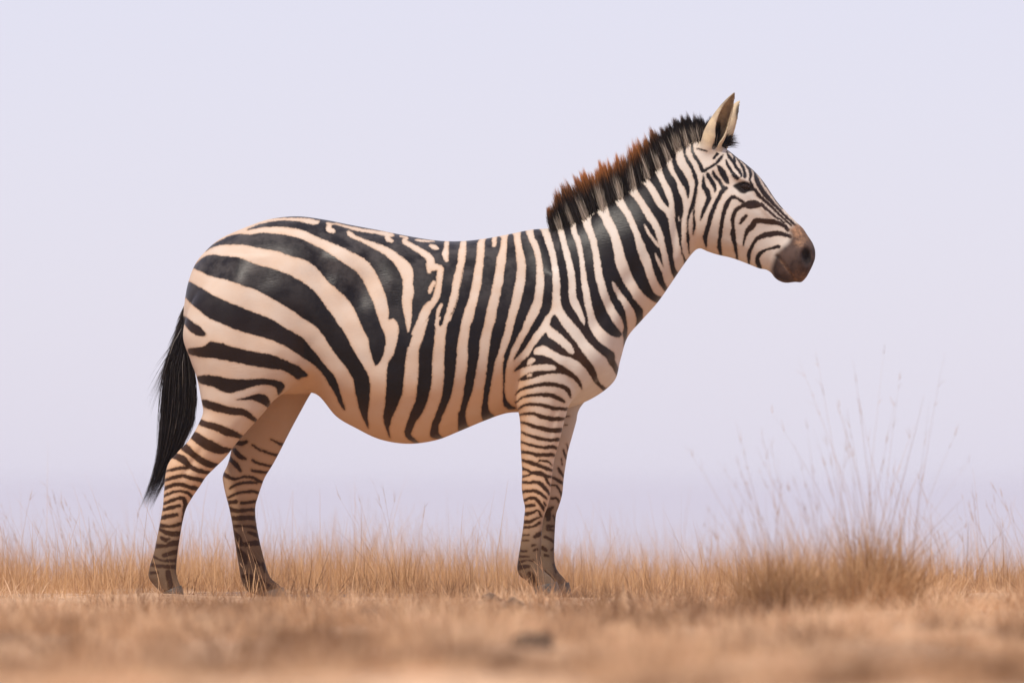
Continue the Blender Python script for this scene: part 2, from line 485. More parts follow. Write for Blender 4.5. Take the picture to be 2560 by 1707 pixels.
def body_surface():
    parts = [loft(TRUNK, 10, 160, 1.0), loft(NEAR_HIND, 10, 96), loft(FAR_HIND, 10, 96), loft(NEAR_FORE, 10, 96), loft(FAR_FORE, 10, 96), loft(DOCK)]
    parts.append(ear_shell(-1, (1766, 388), (1837, 233), .052, .070, 1.0, [.030, .038, .043, .040, .034, .026, .016, .008, .003]))
    parts.append(ear_shell(1, (1782, 392), (1852, 248), .052, .074, .9, [.030, .038, .043, .040, .034, .026, .016, .008, .003]))
    V, F = join_parts(parts)
    me = bpy.data.meshes.new('raw'); me.from_pydata(V.tolist(), [], F); me.update()
    ob = bpy.data.objects.new('raw', me); COL.objects.link(ob)
    md = ob.modifiers.new('r', 'REMESH'); md.mode = 'VOXEL'; md.voxel_size = .0042; md.adaptivity = 0
    dg = bpy.context.evaluated_depsgraph_get()
    ev = ob.evaluated_get(dg)
    m2 = bpy.data.meshes.new_from_object(ev)
    bpy.data.objects.remove(ob, do_unlink=True)
    nv = len(m2.vertices)
    co = np.empty(nv * 3, np.float32); m2.vertices.foreach_get('co', co); co = co.reshape(-1, 3).astype(float)
    ed = np.empty(len(m2.edges) * 2, np.int32); m2.edges.foreach_get('vertices', ed); ed = ed.reshape(-1, 2)
    return m2, co, ed

def smooth(co, ed, it, lam, mu=None, wt=None):
    n = len(co)
    deg = np.bincount(ed.ravel(), minlength=n).astype(float)[:, None]
    deg[deg == 0] = 1
    i, j = ed[:, 0], ed[:, 1]
    for k in range(it):
        for l in ([lam] if mu is None else [lam, mu]):
            s = np.empty_like(co)
            for c in range(3):
                s[:, c] = np.bincount(i, co[j, c], n) + np.bincount(j, co[i, c], n)
            d = s / deg - co
            co = co + d * (l if wt is None else l * wt[:, None])
    return co

def side_xy(co):
    """position in the side drawing; both flanks share one drawing"""
    f = DIST / (DIST - np.abs(co[:, 1]))
    return CX + co[:, 0] / M * f, CY - (co[:, 2] - AIM_Z) / M * f

def gauss(px, py, x, y, rx, ry, rot=0):
    c, s = math.cos(rot), math.sin(rot)
    dx, dy = px - x, py - y
    a, b = (dx * c + dy * s) / rx, (-dx * s + dy * c) / ry
    return np.exp(-(a * a + b * b))

def seg_dist(px, py, pts):
    pts = np.asarray(pts, float)
    d = np.full(len(px), 1e9)
    for a, b in zip(pts[:-1], pts[1:]):
        e = b - a; L2 = max(e.dot(e), 1e-9)
        t = np.clip(((px - a[0]) * e[0] + (py - a[1]) * e[1]) / L2, 0, 1)
        d = np.minimum(d, np.hypot(px - a[0] - t * e[0], py - a[1] - t * e[1]))
    return d

BUMPS = [  # x, y, rx, ry, rot, height (m): muscle and bone under the coat
 (845, 640, 46, 34, .5, .014), (900, 735, 42, 60, .3, -.018), (960, 790, 60, 110, .1, -.011), (820, 690, 30, 30, 0, -.006),
 (660, 720, 120, 110, 0, .012), (560, 860, 60, 110, 0, .008), (700, 880, 60, 60, .5, .010), (625, 800, 28, 120, .25, -.004),
 (760, 955, 26, 30, 0, -.010),
 (1330, 640, 60, 60, .3, -.008), (1390, 700, 34, 120, -.35, .010), (1340, 760, 24, 110, -.3, -.007),
 (1480, 880, 55, 60, 0, .012), (1380, 900, 50, 70, .3, .010), (1300, 960, 16, 60, .1, -.012), (1430, 965, 16, 44, -.5, -.009),
 (1340, 1060, 26, 50, 0, .004), (1385, 1050, 9, 60, .2, -.004),
 (1530, 760, 22, 120, .62, -.012), (1590, 610, 60, 60, 0, .006), (1690, 590, 14, 60, .1, -.010), (1740, 560, 12, 70, 0, -.006),
 (1790, 560, 46, 60, -.3, .012), (1832, 612, 50, 14, .3, .004), (1856, 447, 30, 10, .45, .012), (1886, 500, 26, 16, .7, -.008), (1905, 520, 46, 7, .75, .006),
 (1930, 580, 40, 26, .6, -.006), (1800, 450, 26, 26, 0, -.008), (1835, 470, 14, 20, 0, -.002), (1975, 640, 26, 30, .4, .005), (2010, 620, 14, 14, 0, .006),
 (440, 1180, 30, 40, 0, .004), (480, 1160, 9, 50, .6, -.005)]

# ---- coat stripes: drawn on the flank; D = dark stroke / DP = dark patch, W / WP = white on top of it
OPS = []
def D(f, *pts): OPS.append(('s', +1, fr(f, pts)))
def W(f, *pts): OPS.append(('s', -1, fr(f, pts)))
def DP(*chunks):
    P = []
    for f, pts in chunks: P += fr(f, pts)
    OPS.append(('p', +1, P))
def WP(*chunks):
    P = []
    for f, pts in chunks: P += fr(f, pts)
    OPS.append(('p', -1, P))
def band(f, a, b): DP((f, list(a) + list(b)[::-1]))

def draw_near():
    # dorsal line, croup and loin
    DP(('R', [(840, 252), (950, 200), (1130, 152), (1300, 150), (1480, 165), (1600, 205), (1690, 190), (1690, 60), (2352, 150)]),
       ('B', [(300, 40), (700, 120), (1000, 200), (1250, 230), (1700, 200), (1700, 260), (1670, 300), (1665, 330), (1525, 330), (1530, 420), (1510, 600), (1480, 760), (1450, 900), (1420, 1050), (1390, 1130), (1340, 1200),
               (1100, 1200), (1000, 1300), (900, 1480), (860, 1566), (715, 1566), (730, 1420), (740, 1320), (720, 1260), (670, 1220), (630, 1240), (615, 1230), (620, 1130), (600, 1000), (540, 830), (470, 680), (400, 570), (300, 490), (150, 420), (0, 340)]),
       ('R', [(1700, 370), (1530, 280), (1400, 243), (1130, 222), (950, 240), (840, 265)]))
    D('R', (1130, 100, 40), (1420, 95, 40), (1600, 110, 45), (1800, 145, 60), (2000, 180, 60), (2352, 235, 60))
    W('R', (1780, 190, 30), (1900, 197, 20), (2050, 232, 32), (2180, 263, 40), (2330, 288, 40)); W('R', (1805, 200, 55), (1800, 255, 68), (1850, 278, 48))
    W('B', (0, 95, 20), (100, 122, 26), (250, 165, 34), (380, 182, 38), (500, 197, 42), (620, 222, 60), (672, 228, 26)); W('B', (605, 230, 50), (610, 275, 62), (655, 298, 44))
    WP(('B', [(180, 190), (250, 250), (400, 300), (600, 370), (700, 430), (800, 510), (880, 590), (915, 660), (905, 800), (920, 930), (890, 1030), (895, 1150), (880, 1330), (850, 1395), (835, 1380), (820, 1250), (780, 1100), (775, 1000), (790, 850), (780, 760), (740, 660), (680, 560), (550, 450), (350, 340), (150, 250), (115, 205), (140, 170)]))
    W('B', (755, 240, 16), (830, 262, 36), (800, 300, 52), (860, 340, 60), (960, 400, 68), (1060, 465, 84), (1110, 530, 94), (1118, 600, 104), (1195, 615, 80), (1225, 640, 76), (1215, 780, 74), (1190, 920, 76), (1150, 1020, 70), (1080, 1090, 104), (1035, 1180, 104), (990, 1290, 104), (950, 1400, 116), (925, 1566, 130))
    W('B', (1095, 600, 56), (1095, 665, 52)); W('B', (1150, 790, 44), (1120, 850, 52), (1100, 910, 40))
    W('B', (1300, 310, 52), (1295, 400, 60), (1285, 460, 76), (1302, 530, 40)); W('B', (1110, 352, 36), (1160, 374, 56), (1195, 386, 32)); W('B', (940, 287, 20), (1050, 297, 28), (1150, 300, 16))
    # lower flank stripes
    band('L', [(733, 90), (718, 160), (690, 310), (620, 410), (600, 500), (590, 700), (580, 900), (555, 1020), (560, 1100), (600, 1230), (632, 1300)],
              [(908, 90), (885, 140), (840, 260), (820, 370), (800, 600), (780, 790), (720, 940), (640, 1110), (625, 1180), (642, 1300)])
    DP(('B', [(1240, 1000), (1180, 1040), (1110, 1130), (1080, 1260), (1040, 1390), (990, 1566)]),
       ('L', [(1020, 130), (970, 280), (970, 400), (975, 520), (955, 700), (940, 850), (880, 1000), (830, 1130), (800, 1240), (830, 1300), (900, 1345), (980, 1365), (960, 1330), (900, 1290), (880, 1240), (920, 1150), (980, 1060), (1060, 920), (1100, 780), (1130, 600), (1135, 400), (1145, 250), (1160, 120), (1160, 0)]),
       ('B', [(1165, 1400), (1175, 1250), (1185, 1150), (1210, 1080), (1240, 1040), (1275, 1050), (1262, 1150), (1222, 1230), (1205, 1290), (1225, 1318), (1252, 1290), (1282, 1200), (1312, 1120), (1340, 1000), (1350, 900), (1385, 760)]))
    W('B', (1235, 1060, 40), (1205, 1130, 46), (1190, 1200, 36), (1180, 1290, 40))
    band('B', [(1525, 300), (1530, 420), (1510, 600), (1480, 760), (1450, 900), (1420, 1050), (1390, 1130), (1340, 1260), (1310, 1400), (1290, 1500)], [(1668, 280), (1650, 500), (1620, 700), (1590, 850), (1560, 1000), (1500, 1150), (1470, 1300), (1440, 1430), (1430, 1500)])
    W('B', (1500, 300, 60), (1488, 420, 88), (1470, 560, 86), (1430, 740, 88), (1400, 900, 88), (1365, 1040, 84), (1325, 1160, 70), (1270, 1330, 60), (1232, 1420, 132), (1225, 1500, 135))
    band('L', [(1310, -80), (1280, 200), (1270, 400), (1275, 550), (1260, 720), (1230, 870), (1180, 1000), (1130, 1130), (1100, 1240), (1110, 1290), (1180, 1310)], [(1480, -80), (1430, 180), (1420, 350), (1400, 550), (1370, 750), (1320, 900), (1260, 1030), (1210, 1150), (1205, 1220), (1230, 1270), (1290, 1300)])
    band('B', [(1745, 260), (1750, 400), (1730, 600), (1710, 800), (1680, 950), (1640, 1100), (1600, 1280), (1570, 1400), (1555, 1500)], [(1955, 230), (1930, 380), (1890, 500), (1880, 620), (1850, 780), (1820, 930), (1780, 1080), (1750, 1250), (1710, 1400), (1690, 1500)])
    W('B', (1865, 230, 60), (1858, 350, 46))
    band('L', [(1590, -80), (1545, 200), (1545, 450), (1520, 650), (1490, 830), (1460, 960), (1430, 1050), (1430, 1170), (1450, 1240)], [(1740, -80), (1690, 180), (1680, 350), (1640, 560), (1600, 770), (1550, 900), (1525, 1000), (1525, 1080), (1550, 1150), (1600, 1190)])
    band('B', [(2020, 210), (2010, 400), (1995, 560), (1970, 750), (1940, 900), (1900, 1080), (1870, 1250), (1840, 1450), (1825, 1530)], [(2078, 190), (2105, 350), (2120, 500), (2130, 650), (2110, 800), (2080, 950), (2030, 1150), (1980, 1350), (1930, 1500), (1918, 1530)])
    band('L', [(1860, -80), (1810, 180), (1785, 400), (1760, 600), (1730, 800), (1710, 950), (1710, 1040), (1740, 1110)], [(2020, -80), (1920, 250), (1860, 450), (1825, 650), (1800, 800), (1785, 900), (1800, 980), (1880, 1040)])
    # girth and withers
    DP(('N', [(280, 270), (300, 450), (340, 580), (350, 700), (345, 850), (310, 1050), (240, 1280), (180, 1500)]),
       ('L', [(2050, 150), (1990, 280), (1965, 400), (1960, 560), (1965, 700), (1955, 860), (1970, 920), (2040, 962), (2120, 955), (2110, 932), (2060, 915), (2000, 850), (1985, 760), (1985, 650), (1995, 520), (2020, 380), (2070, 250), (2130, 120), (2200, 0)]),
       ('N', [(320, 1380), (390, 1220), (450, 1080), (470, 900), (475, 700), (460, 560), (420, 450), (380, 370), (350, 260)]))
    DP(('N', [(435, 240), (450, 350), (500, 430), (530, 550), (550, 700), (570, 850), (560, 1000), (540, 1150), (480, 1290), (400, 1430)]),
       ('S', [(420, 400), (340, 530), (290, 640), (250, 745), (350, 640), (430, 550), (480, 460), (560, 340), (650, 220), (720, 90), (800, 0)]),
       ('N', [(665, 1100), (665, 950), (665, 780), (650, 650), (620, 530), (570, 380), (520, 240)]))
    DP(('N', [(610, 240), (640, 320), (680, 450), (710, 580), (740, 750), (755, 900), (755, 1080), (770, 1170), (840, 1290)]),
       ('S', [(1100, 130), (1240, 290), (1330, 430), (1430, 530), (1540, 630), (1620, 690), (1660, 770), (1720, 850), (1780, 960), (1850, 930), (1800, 830), (1780, 790), (1750, 720), (1750, 640), (1720, 590), (1620, 530), (1500, 440), (1420, 330), (1360, 210)]),
       ('N', [(1090, 1340), (1060, 1220), (1030, 1080), (1010, 950), (1000, 850), (990, 680), (970, 560), (940, 420), (890, 300), (870, 180), (800, 40), (690, 120)]))
    WP(('N', [(710, 200), (740, 330), (780, 480), (820, 650), (850, 820), (855, 960), (860, 1080), (880, 1150), (950, 1260), (1010, 1360), (1040, 1392), (1047, 1370), (1040, 1300), (1000, 1180), (960, 1090), (940, 1000), (940, 850), (910, 700), (870, 530), (830, 400), (795, 250), (760, 160)]))
    # neck
    DP(('N', [(940, 170), (945, 270), (1000, 390), (1020, 500), (1050, 700), (1070, 850), (1100, 980), (1120, 1130), (1160, 1280), (1220, 1400), (1330, 1500), (1420, 1532), (1465, 1525), (1490, 1490), (1430, 1420), (1370, 1340), (1290, 1190), (1230, 1050), (1190, 920), (1160, 780), (1145, 620), (1130, 500), (1100, 390), (1050, 260), (1000, 130), (930, 60), (900, 100)]))
    DP(('N', [(1110, 110), (1120, 200), (1170, 330), (1200, 450), (1220, 580), (1245, 750), (1280, 880), (1330, 1060), (1400, 1190), (1470, 1300), (1510, 1400), (1480, 1495), (1515, 1575), (1540, 1560), (1540, 1420), (1535, 1280), (1510, 1190), (1450, 1090), (1390, 980), (1360, 890), (1375, 862), (1400, 890), (1460, 990), (1520, 1060), (1580, 1140), (1630, 1220), (1650, 1300), (1640, 1420), (1720, 1370), (1735, 1210), (1700, 1160), (1640, 1100), (1570, 990), (1510, 900), (1450, 780), (1410, 680), (1390, 560), (1370, 430), (1340, 310), (1280, 230), (1240, 120), (1180, 40)]))
    D('S', (1890, 150, 60), (1908, 280, 48), (1893, 400, 40), (1880, 500, 16))
    DP(('N', [(1300, -70), (1340, 100), (1400, 200), (1450, 330), (1490, 460), (1510, 570), (1560, 700), (1610, 830), (1670, 930), (1720, 1000), (1780, 1060), (1850, 1100), (1900, 1120), (1960, 1060), (1940, 1040), (1890, 1030), (1850, 990), (1810, 910), (1770, 800), (1740, 710), (1690, 590), (1650, 450), (1620, 330), (1570, 200), (1520, 100), (1450, 0)]),
       ('M', [(1060, 1320), (1000, 1240), (860, 1250)]))
    DP(('N', [(1550, 0), (1610, 110), (1660, 230), (1710, 350), (1760, 470), (1810, 580), (1850, 730), (1890, 850), (1940, 930), (2030, 1030), (2060, 980), (2020, 950), (1980, 870), (1960, 790), (1945, 710), (1975, 715), (1955, 600), (1920, 460), (1900, 400), (1880, 300), (1830, 200), (1750, 100), (1700, 0)]),
       ('M', [(1310, 1260), (1220, 1170), (1170, 1100), (1130, 1000), (1060, 860), (1000, 960), (1150, 1230), (1190, 1320)]))
    W('N', (1750, 200, 16), (1790, 290, 34), (1850, 380, 34), (1915, 450, 40)); W('N', (1875, 548, 16), (1900, 610, 34), (1940, 690, 42), (1980, 745, 56))
    DP(('N', [(1800, 0), (1860, 100), (1920, 200), (1960, 300), (1990, 420), (2020, 560), (2040, 680), (2070, 790), (2100, 840), (2190, 790), (2140, 760), (2100, 690), (2085, 580), (2080, 450), (2060, 340), (2040, 220), (2020, 120), (1970, 40), (1910, 0)]),
       ('M', [(1540, 1220), (1460, 1090), (1380, 1030), (1320, 930), (1260, 800), (1160, 650), (1080, 780), (1230, 990), (1310, 1080), (1370, 1180), (1440, 1300)]))
    band('M', [(1775, 1400), (1700, 1320), (1620, 1170), (1560, 1080), (1500, 990), (1430, 930), (1380, 850), (1300, 700), (1200, 560)], [(1785, 1340), (1740, 1220), (1680, 1100), (1620, 950), (1560, 890), (1500, 800), (1440, 660), (1340, 520)])
    DP(('M', [(1870, 1520), (1850, 1400), (1840, 1280), (1800, 1130), (1740, 1030), (1700, 950), (1680, 860), (1640, 770), (1540, 640), (1420, 500), (1500, 420), (1640, 560), (1680, 680), (1730, 770), (1760, 850), (1800, 930), (1880, 1050), (1900, 1150), (1950, 1260), (1975, 1380), (1960, 1500)]),
       ('N', [(2205, 60), (2182, 160), (2180, 350), (2190, 480), (2215, 590), (2270, 640), (2230, 690), (2200, 600), (2170, 480), (2150, 360), (2120, 220), (2100, 100)]))
    W('N', (2150, 110, 14), (2157, 150, 16))
    band('M', [(2025, 1285), (2000, 1150), (1940, 1060), (1880, 950), (1830, 840), (1810, 700), (1780, 690), (1700, 560), (1620, 420)], [(2050, 1250), (2060, 1130), (2020, 1000), (1960, 910), (1880, 800), (1870, 660), (1870, 560), (1830, 380)])
    DP(('M', [(1900, 400), (1960, 580), (1970, 690), (2010, 780), (2060, 870), (2100, 960), (2140, 1100), (2150, 1180), (2165, 1080), (2150, 950), (2100, 830), (2040, 740), (2000, 660), (2010, 560), (2010, 440)]))
    D('M', (2060, 400, 60), (2090, 480, 30))
    D('H2', (215, 0, 66), (245, 100, 55), (225, 250, 45), (195, 420, 60), (150, 520, 45), (120, 650, 30), (110, 780, 26), (120, 900, 50), (125, 1010, 35), (132, 1140, 15))
    D('H2', (195, 470, 35), (205, 600, 30), (210, 750, 45), (190, 860, 25))
    D('H1', (180, 900, 25), (180, 1030, 35), (220, 1120, 45), (290, 1240, 55), (340, 1340, 60), (420, 1300, 40), (520, 1240, 45), (590, 1160, 45), (630, 1100, 20))
    D('H1', (250, 1010, 22), (320, 1030, 34), (400, 1050, 24)); D('H1', (500, 1150, 40), (560, 1080, 40))
    # face
    D('H2', (340, 0, 26), (345, 60, 40), (350, 160, 70), (400, 240, 75), (425, 330, 70), (390, 430, 65), (340, 540, 60), (300, 650, 25))
    D('H2', (400, -30, 40), (420, 10, 70), (470, 90, 65), (510, 170, 60), (515, 235, 25))
    D('H2', (485, -60, 40), (510, 0, 55), (570, 70, 50), (620, 150, 50), (645, 200, 70), (600, 270, 60), (550, 370, 65), (490, 490, 65), (450, 620, 65), (410, 760, 65), (375, 880, 70), (375, 980, 50), (390, 1050, 15))
    D('H2', (645, 190, 70), (690, 185, 40))
    D('H1', (560, 1270, 40), (610, 1340, 90), (660, 1430, 90), (700, 1500, 60), (725, 1530, 15))
    D('H2', (800, 310, 40), (740, 340, 55), (690, 420, 65), (640, 570, 65), (610, 720, 60), (590, 880, 55), (575, 1020, 60), (590, 1100, 50), (605, 1165, 35))
    D('H2', (770, 310, 40), (850, 340, 45), (930, 390, 50))
    DP(('H2', [(920, 400), (1000, 365), (1100, 352), (1160, 380), (1230, 440), (1190, 465), (1120, 487), (1030, 492), (960, 465), (900, 465)]))
    D('H2', (1200, 430, 70), (1280, 500, 48), (1380, 580, 42), (1480, 650, 34), (1520, 690, 28))
    D('H2', (960, 430, 60), (870, 470, 60), (810, 530, 65), (775, 640, 65), (780, 760, 50), (780, 850, 80), (800, 980, 60), (825, 1100, 50), (840, 1220, 30))
    D('H2', (970, 590, 50), (930, 640, 60), (885, 700, 40))
    D('H2', (930, 1030, 20), (950, 920, 45), (980, 830, 60), (1060, 740, 90), (1110, 665, 80), (1200, 665, 80), (1330, 675, 88), (1430, 690, 72), (1520, 730, 60), (1580, 790, 60))
    D('H2', (1015, 1290, 30), (1015, 1150, 55), (1060, 1040, 55), (1130, 930, 60), (1220, 885, 80), (1330, 855, 88), (1450, 845, 74), (1560, 870, 60), (1620, 890, 60))
    D('H2', (1170, 1350, 60), (1140, 1240, 70), (1165, 1150, 65), (1250, 1090, 45), (1350, 1065, 40), (1450, 1040, 60))
    D('H1', (690, 1060, 25), (730, 1140, 45), (780, 1200, 50), (820, 1270, 50), (870, 1340, 45), (900, 1400, 40), (890, 1440, 20))
    D('H1', (770, 1080, 25), (800, 1130, 40), (800, 1200, 50))
    D('H1', (680, 1190, 30), (710, 1270, 45), (760, 1350, 45), (800, 1410, 70), (850, 1450, 50))
    D('H1', (800, 1100, 20), (870, 1190, 30), (920, 1280, 45), (950, 1360, 45), (950, 1420, 60))
    D('H1', (890, 1170, 15), (970, 1240, 40), (1030, 1330, 50), (1040, 1410, 45), (1030, 1480, 30), (1060, 1540, 45))
    D('H1', (1090, 1340, 30), (1110, 1400, 50)); D('H2', (1110, 0, 55), (1150, 110, 75), (1210, 210, 75), (1280, 310, 70), (1360, 400, 55), (1480, 520, 45), (1600, 640, 40), (1720, 740, 45))
    D('H1', (1050, 1300, 18), (1130, 1360, 25), (1200, 1450, 25), (1260, 1560, 22)); D('H2', (1200, 50, 25), (1300, 200, 18), (1400, 350, 18), (1500, 480, 20))
    D('H2', (1110, 210, 40), (1160, 290, 55), (1250, 370, 50), (1350, 460, 45), (1450, 560, 40), (1560, 660, 35), (1640, 730, 30))
    D('H2', (1040, 100, 45), (1080, 190, 40), (1110, 220, 40))
    # rump and thigh
    DP(('R', [(340, 520), (380, 455), (520, 380), (690, 305), (850, 320), (1000, 300), (1200, 310), (1420, 350), (1600, 430), (1780, 530)]),
       ('B', [(0, 500), (130, 590), (240, 660), (330, 790), (390, 930), (440, 1030), (490, 1200), (530, 1310), (580, 1420)]),
       ('L', [(575, 110), (585, 190), (560, 330), (490, 455), (460, 455), (420, 350), (390, 230), (380, 140), (310, 0)]),
       ('B', [(260, 1210), (190, 1060), (100, 950), (0, 870)]),
       ('R', [(1780, 870), (1680, 740), (1540, 630), (1330, 570), (1200, 520), (950, 480), (800, 440), (600, 435), (480, 445), (380, 490)]))
    DP(('R', [(190, 700), (300, 590), (420, 545), (520, 570), (720, 585), (900, 660), (1100, 720), (1300, 780), (1500, 890), (1640, 1000), (1740, 1140), (1850, 1290), (1930, 1420)]),
       ('L', [(60, 0), (130, 120), (190, 250), (250, 350), (310, 440), (380, 560), (405, 680), (400, 830), (380, 950), (370, 1050), (388, 1190), (370, 1180), (340, 1120), (300, 1030), (260, 930), (230, 780), (210, 640), (160, 530), (80, 430), (0, 330)]),
       ('T', [(1990, 400), (1900, 260), (1800, 160), (1650, 70), (1560, 0)]),
       ('R', [(1200, 1120), (970, 985), (750, 910), (560, 850), (370, 800), (290, 750), (200, 715)]))
    DP(('R', [(130, 850), (250, 920), (400, 1020), (560, 1100), (740, 1170), (960, 1260)]),
       ('T', [(1200, 50), (1350, 120), (1500, 220), (1680, 310), (1760, 410), (1870, 540), (1960, 660), (2060, 770), (2100, 880), (2140, 1020), (2185, 1150), (2160, 1160), (2120, 1100), (2060, 980), (1980, 850), (1900, 720), (1780, 610), (1620, 510), (1500, 430), (1330, 350), (1130, 290), (900, 230), (720, 150), (560, 80), (470, 0)]),
       ('R', [(180, 1140), (90, 1030)]))
    DP(('T', [(240, 20), (275, 40), (400, 140), (480, 190), (550, 275), (520, 300), (430, 290), (350, 240), (290, 160), (250, 110)]))
    band('T', [(320, 432), (450, 430), (530, 410), (570, 370), (600, 360), (720, 380), (900, 440), (1100, 480), (1300, 510), (1500, 590), (1640, 650), (1750, 755)], [(340, 515), (480, 545), (640, 560), (850, 600), (1080, 650), (1300, 680), (1450, 700), (1550, 750), (1610, 810), (1680, 780)])
    band('T', [(420, 755), (600, 755), (740, 780), (870, 805), (1050, 800), (1250, 795), (1400, 820), (1475, 865), (1440, 930), (1395, 990)], [(460, 855), (620, 890), (720, 945), (830, 970), (950, 940), (1080, 890), (1250, 865), (1370, 895), (1385, 950), (1380, 985)])
    band('T', [(880, 1040), (1060, 1000), (1150, 970), (1250, 985), (1285, 1040), (1305, 1110)], [(920, 1050), (1060, 1042), (1160, 1070), (1230, 1110), (1285, 1145)])
    band('T', [(480, 1020), (650, 1075), (830, 1130), (960, 1140), (1060, 1190), (1160, 1290)], [(500, 1125), (680, 1190), (850, 1220), (980, 1230), (1080, 1280), (1140, 1320)])
    band('T', [(470, 1260), (580, 1310), (650, 1310), (800, 1370), (930, 1430), (1000, 1480)], [(440, 1330), (560, 1375), (640, 1400), (760, 1460), (900, 1490), (960, 1500)])
    band('HL', [(740, 370), (850, 450), (970, 500), (1080, 560), (1220, 585)], [(670, 440), (760, 520), (860, 590), (980, 640), (1080, 645), (1190, 605)])
    band('HL', [(620, 500), (720, 600), (830, 690), (950, 740), (1040, 765)], [(560, 580), (650, 640), (750, 720), (850, 790), (960, 810)])
    D('HL', (480, 650, 70), (590, 700, 90), (640, 750, 70), (700, 800, 60), (800, 840, 55), (920, 868, 40))
    D('HL', (400, 845, 25), (520, 815, 45), (620, 810, 40), (680, 800, 40))
    D('HL', (390, 950, 35), (500, 915, 50), (600, 900, 45), (700, 925, 50), (870, 955, 45))
    D('HL', (380, 1045, 40), (480, 1010, 50), (570, 1000, 45), (680, 1030, 50), (810, 1055, 45))
    D('HL', (380, 1135, 30), (480, 1090, 35), (570, 1080, 30), (660, 1100, 40), (710, 1150, 40))
    D('HL', (370, 1225, 30), (470, 1190, 40), (560, 1160, 40), (615, 1180, 50), (630, 1260, 60), (620, 1330, 50), (600, 1450, 34))
    D('HL', (370, 1295, 40), (470, 1270, 45), (560, 1250, 36)); D('HL', (350, 1390, 50), (450, 1370, 50), (530, 1355, 46)); D('HL', (330, 1480, 50), (450, 1490, 36), (570, 1460, 45))
    D('HF', (360, 440, 40), (450, 480, 60), (540, 500, 70), (670, 490, 60)); D('HF', (390, 550, 50), (450, 580, 60), (500, 560, 15))
    D('HF', (320, 660, 60), (430, 660, 50), (520, 630, 70), (650, 600, 70)); D('HF', (420, 780, 60), (520, 750, 60), (640, 720, 50)); D('HF', (280, 800, 40), (420, 850, 30), (610, 840, 50))
    D('HF', (250, 900, 50), (330, 920, 40), (560, 930, 60)); D('HF', (470, 1000, 70), (500, 1150, 80), (530, 1280, 100)); D('HF', (250, 1010, 40), (330, 1010, 40))
    # shoulder chevrons
    DP(('S', [(860, 45), (890, 70), (960, 200), (1080, 340), (1180, 460), (1240, 560), (1330, 680), (1420, 790), (1470, 890), (1510, 1010), (1540, 1060), (1650, 1130), (1610, 1190), (1530, 1120), (1450, 1050), (1390, 960), (1350, 890), (1270, 800), (1180, 720), (1080, 680), (980, 660), (900, 620), (800, 560), (720, 510), (680, 500), (610, 530), (560, 570), (545, 600), (560, 640), (600, 650), (700, 650), (800, 690), (890, 750), (1000, 820), (1080, 860), (1160, 930), (1230, 1000), (1265, 1080), (1265, 1170), (1210, 1080), (1140, 1000), (1040, 950), (940, 915), (830, 920), (700, 935), (580, 970), (470, 1010), (320, 1022), (370, 970), (470, 910), (560, 890), (660, 870), (780, 880), (870, 870), (890, 830), (840, 790), (720, 780), (560, 790), (460, 810), (370, 840), (255, 905), (300, 830), (400, 720), (480, 650), (530, 570), (600, 460), (720, 310), (750, 330), (770, 380), (850, 430), (960, 510), (1060, 610), (1130, 642), (1158, 600), (1120, 510), (1050, 430), (960, 350), (860, 270), (785, 220), (800, 140), (830, 60)]))
    W('S', (475, 775, 40), (515, 725, 80), (565, 712, 40)); W('S', (470, 955, 40), (500, 938, 56))
    # near foreleg
    D('F1', (390, 220, 20), (480, 130, 55), (620, 80, 66), (800, 40, 76), (1000, 20, 86), (1200, 40, 88), (1350, 90, 96), (1430, 180, 80), (1462, 280, 25))
    D('F1', (390, 375, 25), (500, 290, 45), (650, 245, 55), (800, 230, 70), (1000, 230, 92), (1150, 260, 88), (1270, 320, 76), (1345, 370, 30))
    D('F1', (440, 500, 30), (560, 430, 55), (680, 410, 60), (820, 420, 65), (1000, 455, 82), (1150, 490, 82), (1270, 500, 70), (1390, 500, 60))
    D('F1', (470, 615, 30), (600, 595, 60), (750, 600, 70), (880, 650, 88), (1050, 690, 92), (1200, 700, 88), (1340, 690, 60))
    D('F1', (470, 755, 40), (620, 800, 62), (800, 860, 78), (1000, 910, 92), (1150, 920, 96), (1275, 915, 88))
    D('F1', (470, 940, 30), (600, 1000, 50), (750, 1050, 55), (900, 1090, 70), (1050, 1110, 70), (1225, 1095, 80))
    D('F1', (470, 1140, 40), (620, 1190, 50), (780, 1230, 60), (950, 1255, 60), (1080, 1240, 70), (1195, 1270, 50))
    D('F1', (480, 1335, 50), (650, 1360, 60), (800, 1400, 75), (950, 1400, 75), (1100, 1400, 80), (1155, 1420, 40))
    D('F2', (640, 245, 45), (780, 280, 70), (900, 320, 85), (1050, 370, 70), (1150, 410, 80), (1260, 450, 50)); D('F2', (980, 280, 30), (1020, 255, 40), (1120, 265, 50), (1200, 290, 50), (1255, 345, 30))
    D('F2', (640, 405, 60), (770, 440, 50), (850, 490, 60), (950, 500, 80), (1060, 520, 90), (1150, 570, 70), (1250, 570, 45)); D('F2', (1130, 590, 50), (1170, 680, 55), (1235, 750, 40)); D('F2', (660, 575, 40), (770, 550, 40), (850, 510, 40))
    D('F2', (650, 675, 50), (800, 690, 60), (900, 680, 65), (1010, 700, 80), (1090, 770, 80), (1160, 850, 70), (1200, 920, 30))
    D('F2', (650, 870, 60), (800, 850, 60), (920, 850, 60), (1020, 900, 70), (1100, 960, 60), (1150, 1000, 30))
    D('F2', (690, 1035, 50), (800, 1000, 60), (900, 990, 60), (970, 1040, 70), (1030, 1110, 65), (1080, 1190, 50), (1100, 1240, 20)); D('F2', (1090, 1070, 40), (1130, 1130, 35))
